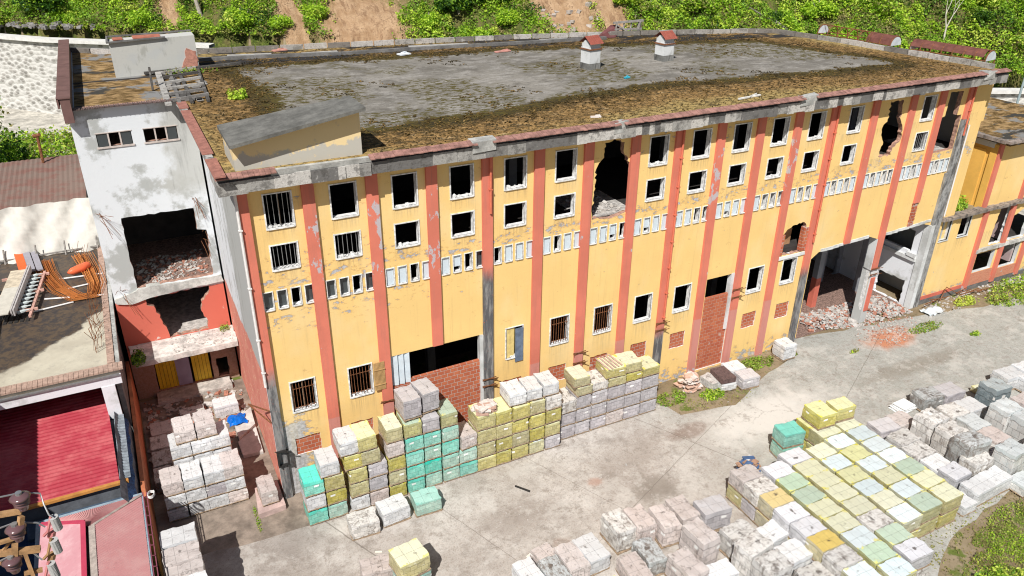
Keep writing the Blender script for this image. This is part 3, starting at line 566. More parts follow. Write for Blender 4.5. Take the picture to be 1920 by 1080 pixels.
for a, b in gaps[1:]: m = MB(); m.box(a-.2, b+.2, -.86, -.4, 15.5, 15.98, jit=.05); m.build('bare_cornice_block', CONC2, B)
m = MB(); m.box(.9, 4.8, -.8, -.45, 15.72, 15.93, jit=.02); m.build('bare_cornice_block', CONC2, B)
CLAY2 = simple('clay_tile', (.36, .16, .125), .3, 5, .85, .02)
for ya, yb in ((-1.25, 1.0), (1.8, 8.9), (9.5, 10.7)):
    m = MB(); y = ya
    while y < yb-.05: m.box(-1.14, -.72, y, y+.17, 16.05+r.uniform(-.01, .01), 16.1); y += .18
    m.build('end_clay_capping', CLAY2, B)
m = MB(); m.box(-1.05, -.78, -.7, 10.6, 15.72, 16.04, jit=.01); m.box(-.78, -.36, -.0, 10.9, 15.6, 15.9); m.build('end_parapet', CONCM, B)
RP = [(-.78, -.64), (43.7, -.64), (43.0, 1.0), (42.2, 5), (41.6, 9.9), (40.2, 14.9), (30.6, 18.1), (21.6, 20.4), (12.1, 21.8), (4.8, 23.1), (-.78, 23.9)]
m = MB(); m.prism(RP, 15.25, 15.95); m.prism([(43.0, 1.0), (43.9, .3), (44.3, 4), (44.6, 13.5), (40.2, 14.9), (41.6, 9.9), (42.2, 5)], 15.0, 15.4); m.build('roof', ROOF, B)
m = MB(); pp = [(43.1, -.35), (42.2, 4.9), (41.55, 9.8), (40.2, 14.8), (38.4, 15.6), (30.6, 18.05), (21.6, 20.3), (12.1, 21.75), (4.8, 23.0), (-.7, 23.8), (-5.7, 27.2)]
for a, b in zip(pp, pp[1:]):
    A = Vector((*a, 16.08)); Bv = Vector((*b, 16.08)); n_ = max(1, int((Bv-A).length/1.3))
    for k in range(n_):
        p = A+(Bv-A)*k/n_; q = A+(Bv-A)*((k+1)/n_-.01); m.bar(p+Vector((0, 0, r.uniform(-.03, .03))), q, .22, .34)
m.build('parapet', mat_island('stained_parapet', [(.20, .18, .16), (.36, .34, .31), (.48, .45, .42)], .5), B)
m = MB(); pp = [(1.2, 21.2), (4.5, 20.7), (9.4, 19.6), (13.5, 19.3), (20.8, 18.4), (27.5, 17.6)]
for a, b in zip(pp, pp[1:]): m.bar((*a, 16.03), (*b, 16.03), .3, .2)
m.build('roof_curb', DCON, B)
CEM = simple('bare_cement', (.40, .39, .37), .3, 3)
for x, y, a, l in ((4.2, 21.6, .2, 2.6), (8.3, 20.6, .1, 2.2), (16, 19.9, .15, 4), (24, 18.7, .1, 2)): m = MB(); m.obox((x, y, 16.0), (l, .55, .05), Matrix.Rotation(-a, 3, 'Z')); m.build('bare_cement_strip', CEM, B)
# stair hut on the front left corner of the roof
H = MB(); x0, x1, y0, y1 = -.28, 4.55, -.42, 1.25
V = [(x0, y0, 15.8), (x1, y0, 15.8), (x1, y0, 17.72), (x0, y0, 16.98), (x0, y1+.7, 15.8), (x1, y1, 15.8), (x1, y1, 17.72), (x0, y1+.7, 16.98)]
H.add(V, [(0, 1, 2, 3), (1, 5, 6, 2), (5, 4, 7, 6), (4, 0, 3, 7), (3, 2, 6, 7)])
hm = NT('cream_hut_render'); a = hm.noise(1.1, 6, .65); z = hm.sep()[2]; c = hm.mix(hm.step(hm.m2('ADD', z, hm.m2('MULTIPLY', hm.m2('SUBTRACT', a, .5), 1.6)), 16.6, 16.48), (.74, .58, .32), (.46, .44, .39)); c = hm.mix(hm.m2('MULTIPLY', hm.step(hm.noise(2.4, 6, .7), .6, .64), .8), c, (.62, .50, .32)); hm.bump(a, .01, .4)
hut = H.build('stair_hut', hm.fin(c, .9), B)
H = MB(); V = [(-.42, -.98, 17.08), (4.66, -.98, 17.94), (4.62, 1.0, 17.96), (-.42, 1.9, 17.12)]; V += [(a, b, c_-.13) for a, b, c_ in V]; H.add(V, [(0, 1, 2, 3), (4, 7, 6, 5), (4, 5, 1, 0), (5, 6, 2, 1), (6, 7, 3, 2), (7, 4, 0, 3)]); H.build('hut_roof_slab', mat_conc('hut_slab_felt', (.15, .147, .135), False, .03), hut)
# two roof vents
def vent(x, y, h, rz):
    v = MB(); v.box(-.42, .42, -.42, .42, 0, .35, 1); v.box(-.40, .40, -.40, .40, .35, h)
    v.box(-.46, .46, -.46, .46, h-.12, h-.05, 2)
    for s_ in (-1, 1):
        arc = [(s_*.38, -.36+.72*k/8, h+.0+.42*math.sin(math.pi*k/8)**.6) for k in range(9)]; v.add([(s_*.38, .36, h-.05), (s_*.38, -.36, h-.05)]+arc, [tuple(range(11))])
        v.box(-.38, .38, s_*.34-.03, s_*.34+.03, h-.05, h+.22)
    o = v.build('roof_vent', [WHITE2, mat_conc('vent_base', (.2, .2, .19)), RUST], B); o.rotation_euler[2] = rz; o.location = (x, y, 15.95)
    c = MB(); n_ = 12
    for s_ in (-1, 1):
        for k in range(n_):
            xa = -.5+k/n_; dz = .02*(k % 2); c.add([(xa, 0, h+.62+dz), (xa+1/n_, 0, h+.62+.02-dz), (xa+1/n_, s_*.56, h+.22-dz+.02), (xa, s_*.56, h+.22+dz)], [(0, 1, 2, 3)])
    c2 = c.build('vent_cap', simple('red_brown_sheet', (.30, .085, .06), .25, 5, .6), o)
vent(21.35, 9.75, 1.22, .15); vent(26.75, 9.95, 1.1, .1)
# ---------------------------------------------------------------- stair tower (left end of the factory)
TY = 11.3
fT = lambda u, v, d: (u, TY+d, v)
hb = jag([(-4.64, 6.66), (-4.62, 10.55), (-1.22, 10.53), (-1.25, 9.35), (-.8, 9.25), (-.86, 6.66)], .25, .04, 3)
hh = jag([(-4.38, 6.0), (-1.19, 6.05), (-1.2, 5.76), (-1.7, 5.2), (-1.8, 4.66), (-1.55, 3.9), (-1.6, 3.5), (-3.6, 3.45), (-3.8, 4.5), (-4.05, 5.45), (-4.38, 5.6)], .18, .06, 4)
hd = jag(rect(-4.72, -1.8, .25, 2.1), .4, .03, 5); hs = jag(rect(-1.55, -.95, .3, 1.5), .2, .06, 6)
tm = NT('tower_front_plaster'); o_ = tm.sep(); z = o_[2]; x = o_[0]; a = tm.noise(.55, 7, .65); b = tm.noise(7, 6, .7)
up = tm.mix(tm.step(a, .50, .60), (.66, .69, .715), (.40, .415, .405)); rt = tm.m2('ADD', x, tm.m2('MULTIPLY', tm.m2('SUBTRACT', a, .5), 5))
up = tm.mix(tm.m2('MULTIPLY', tm.m2('MULTIPLY', tm.step(rt, -2.6, -1.6), tm.step(z, 10.8, 12)), .85), up, tm.mix(tm.step(tm.noise(.8, 7, .65, stretch=(2.2, 1, .22)), .5, .66), (.45, .455, .43), (.20, .20, .185)))
dn = tm.mix(tm.step(tm.noise(1.2, 6, .7), .66, .68), (.58, .145, .10), (.6, .5, .46)); dn = tm.mix(tm.step(tm.m2('ADD', z, tm.m2('MULTIPLY', a, 2)), 4.0, 3.2), dn, tm.mix(tm.step(b, .4, .6), (.30, .20, .14), (.36, .25, .2)))
lo = tm.m2('SUBTRACT', 6.1, tm.m2('MULTIPLY', tm.m2('ADD', x, 5.8), -.0)); zz = tm.m2('ADD', z, tm.m2('MULTIPLY', tm.m2('SUBTRACT', b, .5), .25))
cc = tm.mix(tm.step(zz, 6.08, 6.02), up, dn); tm.bump(b, .015, .6); TM = tm.fin(cc, .9)
m = MB(); sheet(m, rect(-5.8, -.3, 0, 16.1), [rect(-4.86, -3.34, 14.2, 14.86), rect(-2.8, -1.3, 14.2, 14.84), hb, hh, hd, hs], fT, .3, 0, 1)
TW = m.build('stair_tower', [TM, BRK_END], B)
m = MB(); m.box(-5.8, -5.5, TY+.3, 27, 0, 16); m.build('tower_side_wall', WHITE2, TW)
m = MB(); m.box(-5.5, -.1, 17.5, 17.7, 0, 16); m.build('tower_back_wall', INTD, TW)
for x0, x1, dk in ((-4.86, -3.34, 0), (-2.8, -1.3, 1)):
    m = MB(); m.box(x0-.06, x1+.06, TY-.05, TY+.1, 14.12, 14.2); m.box(x0-.03, x1+.03, TY-.03, TY+.05, 14.84, 14.88)
    for k in range(1, 3): xx = x0+(x1-x0)*k/3; m.box(xx-.035, xx+.035, TY-.01, TY+.06, 14.2, 14.85)
    fo = m.build('strip_window_frame', simple('old_frame_grey', (.55, .48, .44), .2, 5), TW)
    L = (x1-x0)/3
    for k in ((0, 2) if not dk else (2,)): m = MB(); m.box(x0+L*k+.03, x0+L*(k+1)-.03, TY+.02, TY+.035, 14.2, 14.84); m.build('pane', GLD, fo)
m = MB(); sheet(m, jag([(-5.75, 6.02), (-5.78, 6.3), (-4.72, 6.55), (-4.6, 6.66), (-.5, 6.6), (-.4, 6.2), (-2.6, 6.16), (-4.4, 5.98), (-5.0, 5.85)], .3, .03, 8), [], lambda u, v, d: (u, TY-.12+d, v), .4, 0, 0); m.build('floor_beam', mat_conc('pale_floor_beam', (.50, .50, .47), False), TW)
m = MB(); m.prism([(-5.5, TY+.28), (-.5, TY+.28), (-.5, 17.5), (-5.5, 17.5)], 6.35, 6.62); m.build('tower_floor', RUB, TW)
m = MB(); m.prism([(-5.5, TY+.28), (-.5, TY+.28), (-.5, 17.5), (-5.5, 17.5)], 3.1, 3.3); m.build('tower_floor', simple('pale_rubble', (.5, .46, .43), .4, 4, .95, .05), TW)
m = MB(); m.prism(jag([(-5.5, 9.35), (-.4, 9.35), (-.36, 11.28), (-5.7, 11.28)], .3, .04, 9), 3.12, 3.42); m.build('entrance_canopy', simple('bleached_canopy', (.62, .58, .54), .4, 2.2, .95, .03), TW)
m = MB(); m.box(-5.3, -.5, 9.4, 11.25, 2.4, 3.11); m.build('canopy_soffit', simple('rough_soffit', (.36, .27, .22), .5, 2, .95, .03), TW) if 0 else None
m = MB(); m.prism(jag([(-4.9, 10.2), (-1.0, 10.2), (-1.0, 11.28), (-4.9, 11.28)], .3, .05, 3), 0, .22); m.build('door_step', simple('pale_step', (.50, .46, .42), .4, 2.5), TW)
m = MB(); xx = -4.66
while xx < -1.95:
    if not -3.68 < xx < -2.95: m.box(xx, xx+.17, TY+.1, TY+.16, .27, 2.06)
    xx += .185
yd = m.build('yellow_door', YSH, TW); m = MB(); m.box(-3.66, -2.93, TY+.07, TY+.17, .25, 2.1); m.build('door_panel', LAV, yd)
# bent reinforcement bars sticking out of the tower
r = random.Random(6)
for (cx, cz, n_) in ((-5.6, 10.8, 6), (-1.1, 11.0, 7), (-5.4, 6.4, 6), (-1.0, 8.9, 5)):
    m = MB()
    for k in range(n_):
        p = Vector((cx+r.uniform(-.15, .15), TY, cz+r.uniform(-.3, .3))); q = p+Vector((r.uniform(-.2, .9)*(1 if cx < -3 else .4), r.uniform(-.8, -.2), r.uniform(-1.2, .5))); m.tube([p, (p+q)/2+Vector((0, -.1, .1)), q], .012, 4)
    m.build('reinforcement_bars', RUST, TW)
m = MB(); m.prism([(-5.6, TY+.28), (-.36, TY+.28), (-.36, 24.0), (-5.6, 27.3)], 15.6, 15.97); m.build('tower_roof', TROOF, TW)
m = MB(); n_ = 42
for k in range(n_): xa = -5.6+k*4.3/n_; m.box(xa, xa+.06, TY-.38, TY+.05, 16.12+.02*(k % 2), 16.14+.02*(k % 2))
m.box(-5.6, -1.3, TY-.35, TY+.0, 16.105, 16.115); m.build('eaves_sheet', simple('brown_eaves_sheet', (.16, .11, .10), .3, 3, .7), TW)
m = MB(); m.box(-5.95, -5.55, 10.75, 27.0, 15.6, 16.72)
for k in range(10): m.box(-6.06, -5.5, 10.7+k*1.63, 12.3+k*1.63, 16.72, 16.77+.006*(k % 2))
m.box(-6.08, -6.0, 10.7, 27, 16.3, 16.75); m.build('metal_parapet', simple('brown_metal_flashing', (.17, .095, .085), .2, 1.5, .6), TW)
m = MB(); V = [(-3.42, 18.2, 15.9), (.92, 18.6, 15.9), (.92, 19.9, 15.9), (-3.42, 19.6, 15.9)]; V += [(a, b, 17.78 if i in (0, 3) else 17.85) for i, (a, b, c) in enumerate(V)]
m.add(V, [(0, 1, 5, 4), (1, 2, 6, 5), (2, 3, 7, 6), (3, 0, 4, 7), (4, 5, 6, 7)]); pent = m.build('lift_room', mat_white('grey_lift_room', (.50, .50, .47), .02, .6), TW)
m = MB(); m.bar((-3.5, 18.1, 17.83), (-.6, 18.4, 17.88), .12, .08); m.bar((-3.5, 19.6, 17.9), (.9, 19.9, 17.92), .12, .08); m.bar((-3.5, 18.1, 17.83), (-3.45, 19.6, 17.9), .1, .1); m.build('roof_edge_timber', DCON, pent)
m = MB(); m.box(-2.2, -.8, 18.75, 19.5, 17.84, 17.9); m.box(-3.2, -2.7, 18.7, 19.4, 17.83, 17.88); m.build('loose_tiles', simple('clay_loose', (.42, .15, .10), .3, 5), pent)
m = MB(); sheet(m, jag([(-.1, 15.95), (.86, 15.95), (.86, 17.0), (.4, 17.2), (.2, 16.6)], .15, .05, 5), [], lambda u, v, d: (u, 18.48+(u)*.09+d, v), .1, 0, 0); m.build('bare_brick_patch', simple('pinkish_brick', (.5, .24, .18), .3, 6), pent)
# collapsed lattice of concrete ribs and planks between tower and main roof
m = MB(); r = random.Random(12)
for k in range(6): y = 11.2+k*1.35; m.bar((-1.55+.06*k, y, 16.08), (.45+.05*k, y+.25+r.uniform(-.1, .2), 16.1+r.uniform(0, .1)), .13, .14)
for x in (-1.5, -1.0, -.45, .3): m.bar((x, 10.6, 16.05), (x+.25+r.uniform(-.1, .3), 18.7, 16.07), .16 if x > -1.2 else .3, .12)
for k in range(26): x = r.uniform(-1.5, .6); y = r.uniform(10.8, 18.6); m.obox((x, y, 16.02), (r.uniform(.2, .5), r.uniform(.25, .6), .05), Matrix.Rotation(r.uniform(-.3, .3), 3, 'Z'))
m.bar((-1.9, 14.2, 16.0), (-1.85, 14.5, 17.1), .1); m.bar((-2.0, 18.2, 16.1), (3.2, 18.6, 16.15), .22, .12)
m.build('broken_rib_lattice', mat_island('broken_ribs', [(.07, .065, .06), (.22, .21, .2), (.40, .385, .36)], .4), B)
# ---------------------------------------------------------------- annex on the right
A = thing('annex_building', 'lower yellow annex with smashed windows and a weedy terrace, right of the factory', 'building')
AXF = mat_facade(); AXF.name = 'annex_wall_paint'
ho = [jag([(49.2-.55, 3.35), (50.05, 3.3), (50.1, 6.1), (48.9, 6.1)], .2, .05, 1), rect(43.0, 43.86, 4.66, 6.12), rect(44.87, 45.85, 4.64, 6.1), rect(47.75, 49.75, 1.35, 2.8), jag([(50.45, 3.3), (52.6, 3.3), (52.5, 5.4), (51.7, 5.6), (50.7, 5.2)], .25, .05, 2), rect(50.4, 52.55, 1.15, 3.0)]
m = MB(); sheet(m, [(42.56, .35), (57, .35), (57, 6.22), (42.56, 6.22)], ho, lambda u, v, d: (u, .02+d, v), .25, 0, 1); m.build('front_wall', [AXF, WHITE2], A)
m = MB(); m.box(42.5, 57, -.03, .2, 0, .34); m.build('plinth', DCON, A)
m = MB(); m.box(42.56, 47, -.012, .01, .35, .62); m.build('red_skirting', PREDW, A)
for x, z1 in ((47.05, 6.2), (50.0, 6.2), (52.75, 6.2), (55.6, 6.2)):
    m = MB(); m.box(x, x+.42, -.13, .05, .2, z1); m.build('red_post', mat_pil('annex_post_%d' % x, 0, -3), A)
m = MB(); m.box(47.5, 50.0, -.03, .0, .36, 1.33); m.box(50.45, 52.7, -.03, .0, .36, 1.13); m.build('brick_parapet', mat_brick('salmon_brick', c1=(.62, .26, .16), c2=(.56, .20, .12), mort=(.6, .32, .22), bw=.25, rh=.09), A)
m = MB(); r = random.Random(5)
for k in range(16): m.box(47.3+k*.6, 47.88+k*.6, -.16+r.uniform(-.03, .03), .2, 2.98, 3.25, jit=.03)
m.build('floor_edge', mat_conc('pale_slab_edge', (.5, .49, .46), False), A)
for x0, x1, z0, z1 in ((43.0, 43.86, 4.66, 6.12), (44.87, 45.85, 4.64, 6.1)):
    m = MB(); m.box(x1, x1+.07, -.01, .1, z0, z1); m.box(x0-.05, x1+.07, -.04, .1, z0-.06, z0); m.build('window_frame', WHITE2, A)
m = MB(); m.box(42.56, 57, .27, 9, 6.22, 6.32); m.build('terrace', simple('terrace_soil', (.26, .21, .13), .4, 1.5, .95, .03), A)
m = MB(); r = random.Random(8); x = 42.6
while x < 57: L = r.uniform(.25, .7); m.box(x, x+L, -.32+r.uniform(-.05, .05), .3, 6.24+r.uniform(-.03, 0), 6.38+r.uniform(0, .06)); x += L
m.build('terrace_edge', mat_conc('mossy_terrace_edge', (.26, .22, .19), True, .06), A)
m = MB(); m.box(42.56, 57, 4, 4.15, 0, 6.2); m.box(42.56, 57, .27, 4, 2.95, 3.1); m.build('inner_wall', INTD, A)
m = MB(); m.box(52.3, 52.5, .3, 3.5, 1.2, 3.0); m.box(50.6, 50.8, .3, 3.5, 3.2, 6.2); m.build('inner_partition', mat_white('plum_render', (.40, .30, .30)), A)
OR = simple('shaded_orange_wall', (.76, .44, .10), .1, 1.0)  # yellow wall turned orange: the grazing sun's shade is put into the colour
m = MB(); m.add([(46.85, .12, 6.32), (57, .12, 6.32), (57, .12, 10.9), (46.85, .12, 10.9)], [(0, 1, 2, 3)]); m.box(46.85, 57, .125, .4, 6.32, 10.9); m.build('upper_wall', AXF, A)
m = MB(); m.box(46.85, 47.1, .4, 6, 6.32, 10.9); m.build('upper_side_wall', OR, A)
m = MB(); m.box(46.79, 46.85, .9, 5, 6.32, 10.2); m.box(46.74, 46.86, .14, .6, 6.32, 10.7); m.build('wall_relief', OR, A)
for x in (46.8, 50.6, 54): m = MB(); m.box(x, x+.4, 0, .13, 6.32, 10.9); m.build('red_post', P_norm, A)
m = MB(); m.box(46.4, 57, -.75, 9, 10.9, 11.05, 0); m.box(46.3, 57, -.85, -.5, 11.05, 11.2, 1); m.box(46.25, 46.6, -.5, 9, 11.0, 11.2, 1); m.build('upper_roof', [TROOF, mat_conc('annex_roof_edge', (.30, .25, .22))], A)
m = MB(); m.box(46.7, 46.9, .4, 5, 10.45, 10.9); m.build('pale_beam', WHITE2, A)
at_base(A, (42.6, 0, 0))
# skylight sheds along the right edge of the roof
def shed(name, label, x0, y0, x1, y1, wd, covered):
    t = thing(name, label, 'skylight'); d = Vector((x1-x0, y1-y0, 0)); L = d.length; d.normalize(); q = Vector((-d.y, d.x, 0)); z0 = 15.4
    P = lambda s_, t_, z_: Vector((x0, y0, 0))+d*s_+q*(t_-wd/2)*-1+Vector((0, 0, z_))
    m = MB(); n_ = 7
    for k in range(n_+1):
        s_ = L*k/n_; m.tube([P(s_, 0, z0), P(s_, 0, z0+.75)]+[P(s_, wd/2-wd/2*math.cos(math.pi*j/8), z0+.75+.55*math.sin(math.pi*j/8)) for j in range(9)]+[P(s_, wd, z0)], .04, 5)
    for a_, z_ in ((0, z0+.75), (wd, z0+.75), (wd/2, z0+1.3), (0, z0+.35)): m.tube([P(0, a_, z_), P(L, a_, z_)], .035, 5)
    m.build('arched_frame', RUST, t)
    m = MB(); m.prism([tuple(P(0, -.05, 0)[:2]), tuple(P(L, -.05, 0)[:2]), tuple(P(L, wd+.05, 0)[:2]), tuple(P(0, wd+.05, 0)[:2])], z0-.3, z0+.12); m.build('base_curb', simple('skylight_curb', (.45, .2, .13), .35, 3), t)
    for s_ in ((0, L) if not covered else (0, L)):
        m = MB(); V = [P(s_, wd/2-wd/2*math.cos(math.pi*j/8), z0+.72+.55*math.sin(math.pi*j/8)) for j in range(9)]; m.add(V+[v+d*.04 for v in V], [tuple(range(9)), tuple(range(17, 8, -1))]); m.build('end_gable', simple('pale_blue_sheet', (.60, .66, .70), .15, 3, .5), t)
    for a, b in covered:
        m = MB(); K = 10 if b-a > .6 else 6
        for k in range(K):
            for s2 in range(6):
                if not .16*K <= k < .86*K: continue
                j = k*8/K; sA = L*(a+(b-a)*s2/6); sB = L*(a+(b-a)*(s2+1)/6)
                c0, c1 = [(wd/2-wd/2*math.cos(math.pi*jj/8), z0+.78+.55*math.sin(math.pi*jj/8)) for jj in (j, j+8/K)]
                m.add([P(sA, *c0), P(sB, *c0), P(sB, *c1), P(sA, *c1)], [(0, 1, 2, 3)])
        m.build('roof_sheet', simple('rusty_red_sheet', (.17, .065, .05), .35, 2.5, .7), t)
    at_base(t, (x0, y0, z0-.3)); return t
shed('arched_skylight', 'bare rusty arched skylight frame with pale half-round gables beyond the roof corner', 42.75, 12.6, 43.4, 6.9, 1.15, [(.68, 1.0)])
shed('arched_skylight', 'long arched skylight covered in brown sheet metal nearest the annex', 43.65, 5.6, 44.5, .9, 1.3, [(0, .97)])
m = MB(); m.box(43.95, 44.6, .3, 14, 12.5, 15.3); m.build('rear_annex_wall', FAC, B)
at_base(B, (0, 0, 0))
m = MB(); b0 = (25.6, 18.4)
for k in range(4): x = 29.0+k*.62; m.bar((x, 18.7, 15.95), (x+.05, 18.65, 16.75), .1)
m.bar((28.8, 18.7, 16.8), (31.2, 18.5, 16.86), .14); m.bar((28.9, 18.7, 16.35), (31.1, 18.5, 16.3), .12); m.bar((29.0, 18.7, 16.7), (30.2, 18.4, 16.0), .1); m.bar((30.9, 18.6, 16.0), (30.95, 18.5, 16.8), .16)
tag(m.build('broken_trestle', WOODG, None), 'weathered grey timber trestle lying at the rear edge of the roof', 'trestle')
m = MB(); m.add([(27.2, 18.3, 16.0), (29.2, 18.6, 16.02), (29.4, 18.8, 16.6), (28.7, 18.9, 16.65), (28.2, 17.6, 15.99)], [(0, 1, 2, 3), (0, 4, 1)]); m.add([(27.2, 18.3, 15.97), (29.2, 18.6, 15.98), (29.4, 18.8, 16.57), (28.7, 18.9, 16.62), (28.2, 17.6, 15.96)], [(3, 2, 1, 0), (1, 4, 0)]); tag(m.build('metal_sheet', simple('torn_brown_sheet', (.16, .06, .06), .3, 3), None), 'torn dark red metal sheet beside the timber trestle on the roof', 'metal sheet')
for i, (x, y, a, l, wd, c, lab) in enumerate(((24.9, .25, .12, 1.6, .1, (.7, .69, .66), 'white plank lying on the moss near the front roof edge'), (15.8, .3, -.3, .5, .12, (.7, .64, .6), 'short pale offcut on the moss left of the white plank'), (12.9, 18.0, .3, .75, .5, (.70, .74, .78), 'pale blue square board lying by the rear roof curb'), (18.9, 16.3, .1, 1.1, .22, (.6, .3, .25), 'pinkish broken slab on the rear moss of the roof'), (21.8, 6.6, .2, .35, .15, (.05, .42, .55), 'small bright blue scrap in the middle of the roof'), (6.2, 22.4, .2, .9, .4, (.55, .28, .22), 'reddish block against the rear parapet by the landslip'))):
    m = MB(); m.obox((0, 0, .05), (l, wd, .07), Matrix.Identity(3)); m.obox((l*.2, wd*.4, .1), (l*.5, wd*.4, .06), Matrix.Rotation(.3, 3, 'Z')); o = m.build('roof_debris', simple('debris_%d' % i, c, .15, 5), None); o.location = (x, y, 15.96); o.rotation_euler[2] = a; tag(o, lab, 'debris')
# ---------------------------------------------------------------- wrapped tile pallets
STY = {  # key: (side carton, side film, top, top corner, tear, name, grime)
 'T': ((.24, .56, .46), (.05, .58, .45), (.10, .62, .50), (.05, .55, .44), .15, 'teal-wrapped', .3),
 'U': ((.38, .50, .42), (.18, .50, .41), (.36, .60, .52), (.20, .52, .44), .2, 'dull green-wrapped', .4),
 'Y': ((.48, .42, .14), (.36, .32, .04), (.66, .66, .38), (.68, .61, .08), .15, 'yellow-wrapped', .25),
 'S': ((.46, .41, .20), (.33, .29, .06), (.66, .66, .47), (.68, .62, .14), .3, 'pale yellow-wrapped', .35),
 'B': ((.48, .46, .30), (.34, .31, .08), (.62, .70, .72), (.68, .62, .14), .25, 'blue-white topped', .25),
 'G': ((.42, .40, .16), (.33, .31, .06), (.42, .54, .40), (.68, .64, .12), .2, 'green-topped yellow', .2),
 'L': ((.50, .50, .52), (.50, .50, .54), (.70, .70, .73), (.62, .62, .65), .75, 'lavender-wrapped', .4),
 'W': ((.62, .62, .62), (.64, .68, .73), (.68, .68, .68), (.68, .68, .68), .35, 'white-wrapped', .5),
 'P': ((.58, .50, .47), (.60, .54, .52), (.58, .51, .48), (.58, .53, .50), .4, 'pinkish white', .65),
 'K': ((.58, .55, .51), (.60, .60, .60), (.62, .60, .57), (.56, .54, .52), .8, 'torn white', .85),
 'A': ((.46, .43, .45), (.42, .41, .44), (.54, .52, .53), (.50, .48, .49), .4, 'grey lilac-wrapped', .4),
 'O': ((.50, .44, .26), (.46, .46, .40), (.62, .48, .18), (.60, .46, .16), .8, 'orange-yellow topped', .35),
 'D': ((.34, .34, .33), (.38, .42, .42), (.48, .50, .50), (.40, .42, .42), 1.0, 'grime-blackened clear-wrapped', 1.0),
 'C': ((.62, .60, .57), (.50, .58, .60), (.58, .61, .61), (.55, .58, .58), .35, 'blue-strapped pale', .5),
 'N': ((.16, .21, .23), (.14, .20, .23), (.42, .46, .46), (.30, .36, .36), .5, 'dark slate-blue', .4),
}
